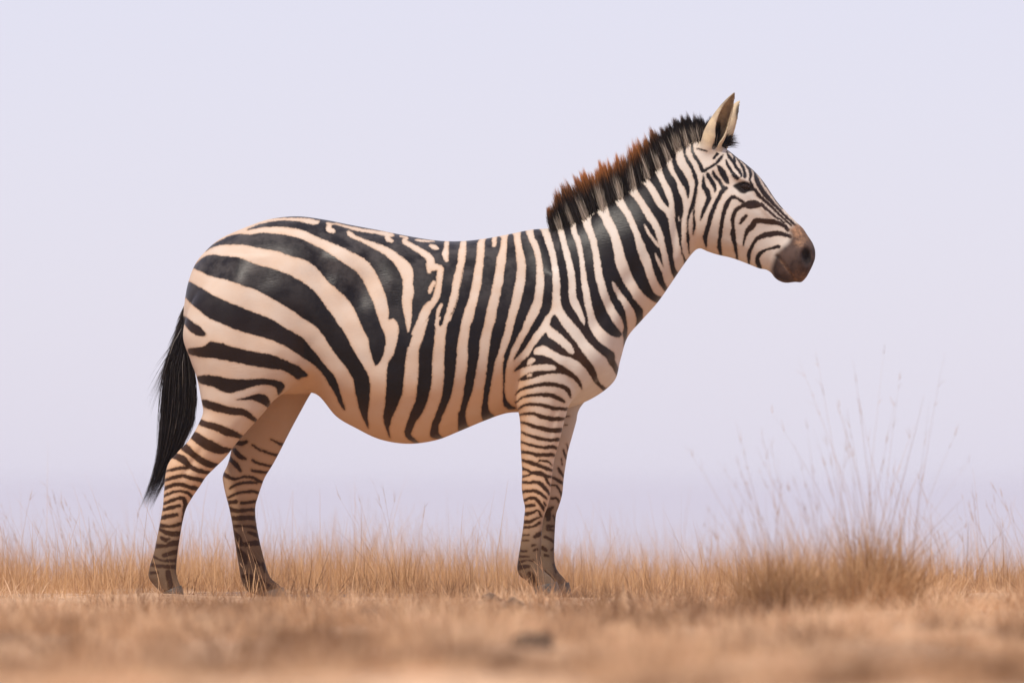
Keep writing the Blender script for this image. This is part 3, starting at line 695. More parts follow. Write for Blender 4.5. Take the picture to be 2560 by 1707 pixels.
    D('F2', (710, 1150, 60), (830, 1140, 70), (910, 1130, 60)); D('F2', (710, 1300, 70), (820, 1290, 75), (900, 1260, 60), (980, 1230, 40), (1030, 1310, 50), (1060, 1360, 20))
    D('F2', (680, 1450, 70), (820, 1450, 70), (900, 1410, 60), (1020, 1365, 30)); D('F2', (670, 1566, 60), (900, 1540, 50), (1010, 1470, 60))
    D('F3', (650, 150, 40), (800, 150, 34)); D('F3', (910, 185, 60), (980, 140, 90), (1040, 95, 60)); D('F3', (640, 250, 34), (800, 250, 26)); D('F3', (870, 350, 50), (920, 340, 40)); D('F3', (900, 440, 50), (960, 425, 50))
    D('F3', (610, 450, 60), (760, 460, 40)); D('F3', (590, 560, 70), (800, 570, 40)); D('F3', (580, 680, 80), (760, 640, 36), (870, 640, 60)); D('F3', (580, 780, 110), (800, 760, 66)); D('F3', (820, 900, 110), (900, 1050, 120), (950, 1200, 110))

def draw_far():
    H = lambda *p: D('HL', *p)
    H((1620, 465, 20), (1680, 490, 30), (1790, 550, 40)); H((1400, 530, 22), (1480, 580, 28), (1580, 620, 34), (1740, 670, 40)); H((1200, 500, 50), (1270, 510, 60), (1330, 490, 36))
    H((1180, 590, 50), (1250, 660, 60), (1320, 690, 34)); H((1400, 710, 30), (1480, 750, 34), (1640, 785, 30)); H((1120, 690, 50), (1210, 770, 60), (1260, 840, 26)); H((1390, 830, 30), (1470, 845, 40), (1610, 855, 30))
    H((1040, 870, 50), (1150, 920, 45), (1230, 925, 30), (1300, 905, 30), (1400, 915, 36), (1480, 960, 40), (1540, 985, 30)); H((1130, 1040, 25), (1230, 990, 30), (1330, 970, 36), (1450, 975, 28))
    H((1110, 1150, 30), (1220, 1100, 36), (1330, 1080, 36), (1420, 1080, 40), (1500, 1115, 30)); H((1100, 1215, 50), (1200, 1200, 50)); H((1270, 1215, 40), (1350, 1210, 36), (1470, 1190, 30))
    H((1130, 1290, 60), (1220, 1310, 46), (1330, 1300, 46), (1460, 1290, 36)); H((1150, 1400, 50), (1320, 1390, 56), (1470, 1395, 50)); H((1180, 1490, 40), (1300, 1490, 30), (1400, 1500, 40), (1490, 1535, 40))
    K = lambda *p: D('HF', *p)
    K((1290, 480, 60), (1370, 560, 80), (1400, 640, 60)); K((1500, 480, 40), (1600, 520, 50), (1680, 560, 40)); K((1450, 640, 60), (1580, 620, 70), (1680, 640, 50)); K((1360, 700, 40), (1440, 800, 90), (1460, 880, 50)); K((1590, 860, 60), (1630, 900, 60)); K((1690, 900, 60), (1720, 990, 50))
    K((1430, 1060, 50), (1520, 1080, 90), (1530, 1200, 110), (1520, 1270, 80)); K((1660, 1150, 120), (1760, 1220, 130), (1900, 1300, 100))
    G = lambda *p: D('F2', *p)
    G((1480, 40, 40), (1530, 150, 40), (1550, 230, 20)); G((1440, 200, 20), (1465, 330, 30)); G((1380, 400, 50), (1430, 470, 60), (1500, 580, 40)); G((1220, 560, 45), (1350, 620, 60), (1480, 705, 60))
    G((1220, 730, 40), (1330, 740, 40), (1400, 820, 50), (1460, 950, 50)); G((1250, 990, 60), (1350, 990, 50), (1400, 1060, 40)); G((1260, 1170, 60), (1180, 1260, 120), (1190, 1400, 90)); G((1280, 1330, 40), (1330, 1420, 50)); G((1180, 1540, 90), (1320, 1540, 40))
    E = lambda *p: D('F1', *p)
    E((1360, 640, 30), (1450, 630, 24)); E((1340, 800, 30), (1400, 800, 24)); E((1390, 1180, 26), (1430, 1300, 36)); E((1350, 1420, 24), (1400, 1500, 30))
    Q = lambda *p: D('F3', *p)
    Q((1160, 30, 60), (1300, 60, 40)); Q((1130, 180, 60), (1300, 280, 60)); Q((1080, 400, 90), (1150, 440, 60)); Q((1280, 420, 50)  , (1250, 440, 40)); Q((1120, 540, 60), (1180, 560, 50)); Q((1100, 900, 130), (1250, 1080, 150), (1400, 1220, 130)); Q((1300, 720, 40), (1340, 860, 50))

def chaikin(P, it=2):
    P = np.asarray(P, float)[:, :2]
    for _ in range(it):
        Q = np.roll(P, -1, 0)
        P = np.stack([.8 * P + .2 * Q, .2 * P + .8 * Q], 1).reshape(-1, 2)
    return P

def poly_sd(px, py, P):
    """signed distance, positive inside"""
    d = np.full(len(px), 1e18); ins = np.zeros(len(px), bool)
    A, B = P, np.roll(P, -1, 0)
    for a, b in zip(A, B):
        e = b - a; wx, wy = px - a[0], py - a[1]
        t = np.clip((wx * e[0] + wy * e[1]) / max(e.dot(e), 1e-9), 0, 1)
        d = np.minimum(d, (wx - e[0] * t) ** 2 + (wy - e[1] * t) ** 2)
        c = (a[1] > py) != (b[1] > py)
        if e[1] != 0:
            xi = a[0] + (py - a[1]) / e[1] * e[0]
            ins ^= c & (px < xi)
    d = np.sqrt(d)
    return np.where(ins, d, -d)

def eval_ops(ops, px, py):
    s = np.full(len(px), -30.0)
    for kind, sg, P in ops:
        P = np.asarray(P, float)
        mg = 14
        lo, hi = P[:, :2].min(0) - mg, P[:, :2].max(0) + mg
        if kind == 's': 
            r = P[:, 2].max(); lo -= r; hi += r
        idx = np.nonzero((px > lo[0]) & (px < hi[0]) & (py > lo[1]) & (py < hi[1]))[0]
        if not len(idx): continue
        x, y = px[idx], py[idx]
        if kind == 'p':
            d = poly_sd(x, y, chaikin(P))
        else:
            C = catmull(P, 5)
            d = np.full(len(x), -30.0)
            for a, b in zip(C[:-1], C[1:]):
                e = b[:2] - a[:2]
                t = np.clip(((x - a[0]) * e[0] + (y - a[1]) * e[1]) / max(e.dot(e), 1e-9), 0, 1)
                d = np.maximum(d, a[2] + t * (b[2] - a[2]) - np.hypot(x - a[0] - t * e[0], y - a[1] - t * e[1]))
        s[idx] = np.maximum(s[idx], d) if sg > 0 else np.minimum(s[idx], -d)
    return np.clip(s, -30, 30)

draw_near(); NEAR_OPS = OPS
OPS = []; draw_far(); FAR_OPS = OPS

def build_zebra():
    root = empty('zebra', (0, 0, 0))
    tag(root, 'striped zebra with upright brown-tipped mane standing side-on in dry grass', 'zebra')
    me, co, ed = body_surface()
    co = smooth(co, ed, 6, .55, -.56)
    px, py = side_xy(co)
    # soften the places where the limbs grow out of the trunk
    wt = sstep(610, 700, py) * (1 - sstep(985, 1025, py)) * np.maximum(sstep(470, 520, px) * (1 - sstep(830, 880, px)), sstep(1240, 1300, px) * (1 - sstep(1535, 1570, px)))
    wt *= sstep(.03, .09, np.abs(co[:, 1]))
    wt = np.maximum(wt, .8 * sstep(1690, 1730, px) * (1 - sstep(1840, 1860, px)) * sstep(340, 400, py) * (1 - sstep(400, 440, py)))
    co = smooth(co, ed, 70, .6, None, wt)
    # muscles, bones, grooves
    me.vertices.foreach_set('co', co.astype(np.float32).ravel()); me.update()
    nr = np.empty(len(co) * 3, np.float32); me.vertices.foreach_get('normal', nr); nr = nr.reshape(-1, 3)
    px, py = side_xy(co)
    ear = np.zeros(len(co)); earo = np.zeros(len(co))
    for b, a, o, w, Lr, ss, Rp, bow in EARS:
        q = co - b
        s = q @ a / Lr; q = q + np.outer(np.interp(s, ss, bow), o)
        u, v = q @ o, q @ w
        r = np.hypot(u / .85, v); R = np.interp(s, ss, Rp)
        near = (s > .02) & (s < 1.05) & (r < R + .012)
        inner = near & (r < R - .0042) & (s > .22)
        ear = np.maximum(ear, np.where(inner, 1., 0)); earo = np.maximum(earo, np.where(near & ~inner, sstep(.0, .2, s), 0))
    dy = np.zeros(len(co))
    for x, y, rx, ry, rot, h in BUMPS:
        dy += 1.45 * h * gauss(px, py, x, y, rx, ry, rot)
    legmask = np.where((py > 1015) & (co[:, 1] > 0), 0, 1.)
    # muzzle: nostril, mouth line, chin
    nos = gauss(px, py, *fr('H2', [(1862, 1180)])[0], 12, 22, -.25)
    mouth = np.exp(-(seg_dist(px, py, fr('H2', [(1430, 1180), (1520, 1290), (1610, 1420), (1700, 1540)])) / 4.0) ** 2)
    dy += -.020 * nos ** 1.5 - .006 * mouth + .006 * np.exp(-((np.hypot((px - 2017) / 17, (py - 641) / 27) - 1) / .4) ** 2)
    eye_c = fr('H2', [(935, 165)])[0]
    sock = gauss(px, py, eye_c[0], eye_c[1], 22, 13, .25)
    dy += -.010 * sock
    dy *= (1 - np.maximum(ear, earo))
    sgn = np.sign(co[:, 1]); fade = sstep(.004, .04, np.abs(co[:, 1]))
    co[:, 1] += sgn * dy * np.abs(nr[:, 1]) * fade * legmask
    # soft unevenness of muscle and veins
    wob = (fbm(px / 70., py / 70., 21, 2) - .5) * .011
    co[:, 1] += sgn * wob * np.abs(nr[:, 1]) * fade * (1 - np.maximum(ear, earo)) * sstep(0.02, .2, np.abs(co[:, 1]))
    me.vertices.foreach_set('co', co.astype(np.float32).ravel()); me.update()
    # ---- coat fields
    px, py = side_xy(co)
    far = (co[:, 1] > .02) & (py > 985) & ((px < 880) | (px > 1290))
    # belly between the legs stays with the flank drawing
    far &= ~((py < 1060) & (px > 800) & (px < 1290))
    s = np.empty(len(co))
    jx = (fbm(px / 9., py / 9., 41) - .5) * 3.0; jy = (fbm(px / 9., py / 9., 51) - .5) * 3.0
    s[~far] = eval_ops(NEAR_OPS, (px + jx)[~far], (py + jy)[~far])
    s[far] = eval_ops(FAR_OPS, (px + jx)[far], (py + jy)[far])
    inner_far = far & (py < 1130) & (px < 900)
    s = np.where(np.maximum(ear, earo) > .5, np.minimum(s, np.where(py > 385, s, -8)), s)
    # ear-back band and dark ear tip
    tipd = sstep(300, 250, py) * earo
    inner = (far & (py < 1180) & (px < 900)) | ((np.abs(co[:, 1]) < .12) & (py > 940) & (px < 800))  # inner hind legs: their shade is painted into the coat colour
    stain_shade = np.clip(.42 * (1 - sstep(1240, 1460, px)) + .8 * inner + sstep(880, 1090, py) * sstep(690, 770, px) * (1 - sstep(1270, 1330, px)) + .55 * sstep(960, 1200, py) + .9 * gauss(px, py, 1285, 990, 40, 70) + .5 * gauss(px, py, 760, 960, 60, 50)
                    + .55 * gauss(px, py, 1740, 600, 26, 26) + .45 * gauss(px, py, 1800, 625, 60, 16) + .4 * gauss(px, py, 1600, 780, 40, 120, .6), 0, 1)
    stain_shade = np.clip(stain_shade + .45 * (fbm(px / 60., py / 45., 61) - .5), 0, 1)
    low = sstep(1230, 1390, py + 20 * (fbm(px / 14., py / 14., 71) - .5))
    low = np.maximum(low, .32 * far)  # far legs browned all over to paint in their shade
    low = np.maximum(low, np.where(far & (py > 1240), sstep(1180, 1320, py) * .9, 0))
    brown = np.clip(sstep(960, 1080, py) * .85 + .5 * gauss(px, py, 1440, 900, 60, 120) + .55 * sstep(830, 950, py) * (px > 1280)
                    + .8 * gauss(px, py, 1900, 545, 80, 60, .4) + .4 * sstep(960, 800, px) * gauss(px, py, 480, 880, 30, 80) + .25 * sstep(700, 900, py) * (px < 760), 0, 1)
    mz = sstep(-9, 8, poly_sd(px, py, chaikin(fr('H2', [(1590, 790), (1700, 715), (1830, 700), (2080, 950), (2080, 1250), (1850, 1650), (1500, 1650), (1380, 1520), (1335, 1400), (1370, 1260), (1420, 1140), (1500, 1060), (1600, 990), (1640, 880)]))))
    tanm = np.clip(gauss(px, py, *fr('H2', [(1720, 800)])[0], 30, 20, .6) * 1.1 + .7 * gauss(px, py, *fr('H2', [(1760, 990)])[0], 12, 10) + .8 * np.exp(-(seg_dist(px, py, fr('H2', [(1470, 1230), (1640, 1450), (1700, 1530)])) / 3.5) ** 2)
                   + .5 * gauss(px, py, *fr('H2', [(1790, 1480)])[0], 22, 12, .9), 0, 1)
    eyep = poly_sd(px, py, chaikin(fr('H2', [(770, 150), (840, 110), (940, 80), (1020, 105), (1080, 175), (1100, 220), (1000, 235), (950, 268), (880, 250), (835, 205)])))
    skin = np.maximum(sstep(-3, 2, eyep), sstep(.30, .60, nos))
    skin = np.maximum(skin, .55 * mouth)
    skin = np.maximum(skin, tipd * .5 * (co[:, 1] < 0))
    fe = (co[:, 1] > 0) * gauss(px, py, 1848, 275, 8, 22, .1)
    skin = np.maximum(skin, .8 * sstep(.2, .8, fe))
    dust_sheen = np.clip(sstep(820, 600, py) * (px < 1400) * .8 + .45 * gauss(px, py, 900, 760, 130, 90, .5) + .5 * gauss(px, py, 560, 680, 90, 60) + .3 * gauss(px, py, 1230, 700, 80, 110), 0, .85)  # painted grey sheen on back, flank, rump and shoulder, partly dustiness
    A = {'stripe': s, 'dust_sheen': dust_sheen, 'stain_shade': stain_shade, 'lowleg_and_far_shade': low, 'brown': brown, 'muzzle': mz, 'tan': tanm, 'skin': skin, 'earin': ear, 'earout': earo * (s < 0)}
    for an, av in A.items():
        at = me.attributes.new(an, 'FLOAT', 'POINT'); at.data.foreach_set('value', av.astype(np.float32))
    me.materials.clear(); me.materials.append(M_COAT)
    me.polygons.foreach_set('use_smooth', np.ones(len(me.polygons), bool))
    me.name = 'body'
    body = bpy.data.objects.new('body', me); COL.objects.link(body); body.parent = root
    # eyes
    for sd in (-1, 1):
        sel = (np.hypot(px - eye_c[0], py - eye_c[1]) < 7) & (np.sign(co[:, 1]) == sd)
        ys = np.abs(co[sel, 1]).mean()
        bm = bmesh.new(); bmesh.ops.create_uvsphere(bm, u_segments=28, v_segments=18, radius=.021)
        for v in bm.verts:
            v.co.x *= 1.1; v.co.z *= .78
        m2 = bpy.data.meshes.new('eye'); bm.to_mesh(m2); bm.free(); m2.materials.append(M_EYE)
        for p in m2.polygons: p.use_smooth = True
        o = bpy.data.objects.new('eye', m2); COL.objects.link(o); o.parent = root
        o.location = (float(SX(eye_c[0])), float(sd * (ys - .014)), float(SZ(eye_c[1])))
        o.rotation_euler = (0, .3, 0)
    # hooves
    for ax, az, bx, bz, cx, cz, dx, dz, yc in [(408, 1476, 458, 1461, 422, 1503, 468, 1503, -.132), (644, 1484, 706, 1467, 664, 1506, 724, 1506, .132),
                                           (1329, 1466, 1392, 1452, 1333, 1504, 1411, 1504, -.11), (1360, 1468, 1423, 1455, 1366, 1504, 1434, 1504, .11)]:
        st = [(bx, bz, ax, az, .032, yc, 0)] + [tuple(np.array((bx, bz, ax, az)) * (1 - t) + np.array((dx, dz, cx, cz)) * t) + (.033 + .011 * t, yc, 0) for t in (.12, .5, .95, 1.0)]
        V, F = loft(st, 3, 24, 1.0)
        m2 = bpy.data.meshes.new('hoof'); m2.from_pydata(V.tolist(), [], F); m2.update(); m2.materials.append(M_HOOF)
        for p in m2.polygons: p.use_smooth = True
        o = bpy.data.objects.new('hoof', m2); COL.objects.link(o); o.parent = root
    build_mane(root); build_tail(root)

def ribbons(paths, widths, tips, tones, jit=0.6, fade0=2.0):
    """paths (n,k,3): tapered flat hairs, turned at random about their length"""
    n, k, _ = paths.shape
    tang = paths[:, -1] - paths[:, 0]; tang /= np.linalg.norm(tang, axis=1, keepdims=True) + 1e-9
    r = rng.normal(size=(n, 3)); r[:, 1] *= jit
    sd = np.cross(tang, r); sd /= np.linalg.norm(sd, axis=1, keepdims=True) + 1e-9
    t = np.linspace(0, 1, k)
    wv = widths[:, None] * (1 - t[None] ** 2.2) * .5
    Lf = paths - sd[:, None] * wv[..., None]; Rt = paths + sd[:, None] * wv[..., None]
    V = np.stack([Lf, Rt], 2).reshape(-1, 3)
    base = (np.arange(n) * k * 2)[:, None]
    j = np.arange(k - 1)[None] * 2
    F = np.stack([base + j, base + j + 1, base + j + 3, base + j + 2], -1).reshape(-1, 4)
    tone = np.repeat(tones[:, None] * (1 - sstep(fade0, fade0 + .3, t))[None], 2, axis=1).ravel()
    tip = np.repeat((t[None] * tips[:, None]), 2, axis=1).ravel()
    return V, F, {'tone': tone, 'tip': tip}

def build_mane(root):
    base = np.array([(1380, 578), (1400, 570), (1425, 560), (1455, 545), (1480, 530), (1505, 515), (1535, 498), (1566, 479), (1606, 451), (1640, 420), (1665, 398), (1690, 372), (1712, 355), (1735, 347), (1758, 346), (1778, 350), (1795, 360)], float)
    tip = np.array([(1366, 532), (1376, 504), (1391, 474), (1413, 450), (1441, 438), (1476, 418), (1507, 402), (1542, 380), (1581, 350), (1609, 331), (1632, 319), (1662, 304), (1688, 289), (1714, 284), (1745, 282), (1776, 284), (1806, 300)], float)
    n = 31000
    u = rng.random(n) * (len(base) - 1)
    # clumps: tips gather
    nc = 130
    uc = np.sort(rng.random(nc) * (len(base) - 1))
    ci = np.abs(u[:, None] - uc[None]).argmin(1)
    ut = u + (uc[ci] - u) * .50
    clen = rng.uniform(.86, 1.08, nc)[ci]
    k0 = np.arange(len(base))
    bx, by = np.interp(u, k0, base[:, 0]), np.interp(u, k0, base[:, 1])
    tx, ty = np.interp(ut, k0, tip[:, 0]), np.interp(ut, k0, tip[:, 1])
    bx += rng.normal(0, 1.5, n); by += rng.uniform(-2, 16, n)
    yy = rng.normal(0, .016, n)
    s = eval_ops(NEAR_OPS, bx + 4, by + 16)
    white = s < 0
    tone = np.where(white, rng.uniform(.6, 1, n), rng.uniform(0, .06, n))
    ln = clen * np.where(white, rng.uniform(.5, .9, n), rng.uniform(.72, 1.04, n))
    # the hair of the last hand above the withers is mixed and loose
    ex, ey = bx + (tx - bx) * ln, by + (ty - by) * ln
    ex += rng.normal(0, 2.2, n); ey += rng.normal(0, 2.0, n)
    k = 5; t = np.linspace(0, 1, k)[None]
    bend = rng.normal(0, 2.5, n)[:, None] * np.sin(t * np.pi)
    X = bx[:, None] + (ex - bx)[:, None] * t + bend; Yd = by[:, None] + (ey - by)[:, None] * t
    yb = np.where(yy > 0, yy, yy - .012 * sstep(4, 14, by - np.interp(bx, base[:, 0], base[:, 1])))
    Y = yb[:, None] + (rng.normal(0, .006, n) + yy * .1)[:, None] * t
    P = np.stack([SX(X), Y, SZ(Yd)], -1)
    warm = np.interp(bx, [1380, 1430, 1500, 1620, 1680, 1790], [.75, .75, 1.0, 1.0, .62, .5]) * rng.uniform(.65, 1.1, n) * np.clip(ln, .5, 1.0)
    
    V, F, at = ribbons(P, rng.uniform(.0014, .0032, n), warm, tone, .4, .45)
    mane = mesh_np('mane', V, F, M_HAIR, root, attrs=at)
    mane['label'] = 'short upright mane, dark and white bands with rusty tips'
    # forelock between the ears
    n = 420
    bx = rng.uniform(1792, 1812, n); by = 356 + (bx - 1792) * .55 + rng.uniform(-3, 6, n)
    ang = rng.uniform(-.75, .18, n); ln = rng.uniform(26, 48, n)
    ex, ey = bx + np.cos(ang) * ln, by + np.sin(ang) * ln - 4
    X = bx[:, None] + (ex - bx)[:, None] * t; Yd = by[:, None] + (ey - by)[:, None] * t - 3 * np.sin(t * np.pi)
    yb = rng.normal(0, .012, n)
    P = np.stack([SX(X), yb[:, None] + 0 * t, SZ(Yd)], -1)
    V, F, at = ribbons(P, rng.uniform(.0014, .0026, n), rng.uniform(.2, .7, n), rng.uniform(0, .05, n), .4)
    mesh_np('forelock', V, F, M_HAIR, root, attrs=at)

def build_tail(root):
    vy = np.array([760, 786, 833, 876, 908, 954, 1000, 1061, 1133, 1204, 1275], float)
    lx = np.array([455, 450, 437, 424, 414, 408, 405, 401, 396, 377, 346], float)
    rx = np.array([464, 466, 468, 474, 482, 488, 489, 482, 448, 414, 378], float)
    n = 2600
    s = rng.random(n)
    y0 = rng.uniform(770, 925, n)
    x0 = np.interp(y0, [760, 930], [464, 462]) - 6 + 12 * s
    y1 = np.where(rng.random(n) < .25, rng.uniform(980, 1150, n), np.where(s > .62, rng.uniform(1040, 1285, n), rng.uniform(1130, 1275, n)))
    k = 11; t = np.linspace(0, 1, k)[None]
    Yd = y0[:, None] + (y1 - y0)[:, None] * t
    ss = s[:, None] + rng.normal(0, .05, n)[:, None] * t
    gx = np.interp(Yd, vy, lx) + (np.interp(Yd, vy, rx) - np.interp(Yd, vy, lx)) * ss
    wav = rng.uniform(0, 6.283, n)[:, None]
    X = x0[:, None] + (gx - x0[:, None]) * sstep(0, .35, t) + (rng.gamma(2, 1.1, n)[:, None] * np.sin(t * 9 + wav) * t)
    yo = (rng.random(n) - .5)
    Y = yo[:, None] * (.02 + .07 * np.sin(np.clip(t * 1.15, 0, 1) * np.pi) ** .7) - .005
    P = np.stack([SX(X), Y, SZ(Yd)], -1)
    V, F, at = ribbons(P, rng.uniform(.0016, .0032, n), rng.uniform(0, .30, n), np.where(rng.random(n) < .05, .35, .02) * rng.random(n), .6)
    # loose short hairs fanning out behind the dock
    m = 420
    y0 = rng.uniform(765, 900, m); x0 = np.interp(y0, vy, lx) + 6
    ln = rng.uniform(40, 150, m) * np.interp(y0, [765, 830, 900], [.35, .7, 1])
    ang = rng.normal(1.95, .13, m)
    X = x0[:, None] + (np.cos(ang) * ln)[:, None] * t; Yd = y0[:, None] + (np.sin(ang) * ln)[:, None] * t + (ln * .12)[:, None] * t * t
    P = np.stack([SX(X), rng.normal(0, .02, m)[:, None] + 0 * t, SZ(Yd)], -1)
    V2, F2, at2 = ribbons(P, rng.uniform(.0012, .0022, m), rng.uniform(.1, .45, m), rng.uniform(0, .12, m), .6)
    F2 = F2 + len(V)
    at = {q: np.concatenate([at[q], at2[q]]) for q in at}
    o = mesh_np('tail_hair', np.vstack([V, V2]), np.vstack([F, F2]), M_HAIR, root, attrs=at)
    o['label'] = 'long black tail tassel'

build_zebra()

# ------------------------------------------------------------------ grass
def blades(x, y, h, width, lean, az, curl, tone, seg=3, z=None, yaw=None):
    n = len(x)
    z = ground_z(x, y) - .01 if z is None else z
    t = np.linspace(0, 1, seg + 1)[None]
    out = h[:, None] * (np.sin(lean)[:, None] * t + curl[:, None] * t * t)
    up = h[:, None] * (np.cos(lean)[:, None] * t - .5 * np.abs(curl)[:, None] * t * t)
    P = np.stack([x[:, None] + np.cos(az)[:, None] * out, y[:, None] + np.sin(az)[:, None] * out, z[:, None] + up], -1)
    yaw = rng.uniform(0, np.pi, n) if yaw is None else yaw
    sd = np.stack([np.cos(yaw), np.sin(yaw), np.zeros(n)], -1)
    wv = width[:, None] * (1 - .85 * t ** 1.5) * .5
    V = np.stack([P - sd[:, None] * wv[..., None], P + sd[:, None] * wv[..., None]], 2).reshape(-1, 3)
    k = seg + 1
    base = (np.arange(n) * k * 2)[:, None]; j = np.arange(seg)[None] * 2
    F = np.stack([base + j, base + j + 1, base + j + 3, base + j + 2], -1).reshape(-1, 4)
    return V, F, np.repeat(tone, 2 * k)

def merge(name, chunks, mat, parent=None):
    V = []; F = []; T = []; n = 0
    for v, f, t in chunks:
        V.append(v); F.append(f + n); T.append(t); n += len(v)
    return mesh_np(name, np.vstack(V), np.vstack(F), mat, parent, attrs={'tone': np.concatenate(T)})

def build_fields():
    # trampled straw over the whole rise: loose litter and low cushions
    n = 80000
    x = rng.uniform(-4.2, 4.2, n); y = rng.uniform(-15, 6.5, n)
    tone = np.clip(.55 + 2.6 * (fbm(x * 2.4 + 9, y * .45, 111) - .5) + rng.normal(0, .15, n), 0, 1)
    c0 = blades(x, y, rng.gamma(4, .012, n), rng.uniform(.002, .0045, n), rng.uniform(.4, 1.5, n), rng.uniform(0, 6.283, n), rng.normal(0, .35, n), tone)
    nc = 2300
    cx = rng.uniform(-4.2, 4.2, nc); cy = rng.uniform(-15, 3, nc)
    big = np.clip((fbm(cx * .8, cy * .5, 161) - .35) * 3, .15, 1)
    near = np.exp(-((cx + .45) / 1.2) ** 4) * sstep(-3, -1.5, cy) * (1 - sstep(.2, .6, cy)); big = big * (1 - .6 * near)
    gone = (near > .3) & (cy > -1.5); cx = np.where(gone, cx + np.where(rng.random(nc) < .5, -3.0, 3.4), cx)
    cr = rng.uniform(.05, .16, nc) * (.5 + big); chh = np.minimum(rng.gamma(5, .011, nc) * (.45 + big), .07); ct = np.clip(.58 + 2.6 * (fbm(cx * 2.4 + 9, cy * .45, 111) - .5) + rng.normal(0, .2, nc), 0, 1)
    tall = rng.random(nc) < .16; chh = np.where(tall, chh * 2.0, chh); ct = np.where(tall, ct * .45, ct)
    k = 62
    ci = np.repeat(np.arange(nc), k); n = len(ci)
    a = rng.uniform(0, 6.283, n); q = np.sqrt(rng.random(n))
    x = cx[ci] + cr[ci] * q * np.cos(a); y = cy[ci] + cr[ci] * q * np.sin(a)
    c1 = blades(x, y, chh[ci] * rng.uniform(.5, 1.5, n) + .015, rng.uniform(.002, .004, n), np.clip(q * .9 + rng.normal(.1, .25, n), 0, 1.4), a + rng.normal(0, .6, n), rng.normal(.05, .3, n), np.clip(ct[ci] + rng.normal(0, .14, n), 0, 1))
    # bigger uneven hummocks of bent straw with shaded gaps between
    nc = 760
    cx = rng.uniform(-3.6, 3.6, nc); cy = rng.uniform(-14.5, -2.2, nc)
    cr = rng.uniform(.06, .22, nc); chh = np.minimum(rng.gamma(6, .014, nc), .13); ct = np.where(rng.random(nc) < .55, rng.uniform(.65, 1, nc), rng.uniform(-.3, .1, nc))
    k = 150
    ci = np.repeat(np.arange(nc), k); n = len(ci)
    a = rng.uniform(0, 6.283, n); q = np.sqrt(rng.random(n))
    x = cx[ci] + cr[ci] * q * np.cos(a); y = cy[ci] + cr[ci] * q * np.sin(a)
    c2 = blades(x, y, chh[ci] * rng.uniform(.4, 1.3, n) * (1.1 - .5 * q) + .015, rng.uniform(.0025, .005, n), np.clip(q * .8 + rng.normal(.1, .25, n), 0, 1.3), a + rng.normal(0, .6, n), rng.normal(.1, .35, n), np.clip(ct[ci] + rng.normal(0, .12, n), 0, 1))
    o = merge('straw', [c0, c1, c2], M_STRAW); tag(o, 'pale trampled straw covering the ground', 'straw', kind='stuff')
    # upright grass around and behind the zebra, thinning out in patches towards the front
    n = 150000
    x = rng.uniform(-4.2, 4.2, n); y = -6.0 + 13.0 * rng.random(n)
    cl = fbm(x * 1.6, y * 1.1 + 33, 121)
    edge = sstep(-1.2, 1.2, y + 2.6 * (fbm(x * .9, y * .55, 131) - .5))
    front = .22 * np.clip((fbm(x * 2.6 + 5, y * 1.9, 133) - .52) * 8, 0, 1)
    feet = np.zeros(n)
    for fx in (-1.19, -.85, .13, .17):
        feet = np.maximum(feet, np.exp(-((x - fx) / .16) ** 4) * sstep(-2.6, -1.6, y) * (1 - sstep(.05, .45, y)))
    keep = rng.random(n) < np.clip((cl - .3) * 3.0, .06, 1) * np.maximum(edge, front) * (1 - .93 * feet)
    x, y, cl, edge = x[keep], y[keep], cl[keep], edge[keep]; n = len(x)
    h = (.045 + rng.gamma(3.5, .033, n)) * (.5 + .85 * cl) * (.5 + .5 * edge)
    tone = np.clip(.08 + .8 * fbm(x * 2.2, y * 1.6 + 5, 141) + rng.normal(0, .17, n), 0, 1)
    c2 = blades(x, y, h, rng.uniform(.0012, .0027, n), np.abs(rng.normal(0, .26, n)), rng.uniform(0, 6.283, n), rng.normal(0, .20, n), tone, 4)
    # sparse thin flowering culms standing above the rest, leaning left
    m = 2600
    x = rng.uniform(-4.2, 4.2, m); y = -0.6 + 7.0 * rng.random(m)
    keep = rng.random(m) < np.clip((fbm(x * 1.1 + 3, y * .5, 151) - .25) * 2.2, .1, 1)
    x, y = x[keep], y[keep]; m = len(x)
    h = rng.gamma(5, .042, m) + .06
    az = rng.normal(math.pi, .8, m)
    c3 = blades(x, y, h, rng.uniform(.0011, .0019, m), np.abs(rng.normal(.22, .14, m)), az, rng.normal(.1, .1, m), np.clip(rng.normal(.5, .2, m), 0, 1), 6)
    o = merge('tall_grass', [c2, c3], M_GRASS); tag(o, 'upright dry golden grass standing round and behind the zebra', 'grass', kind='stuff')
build_fields()

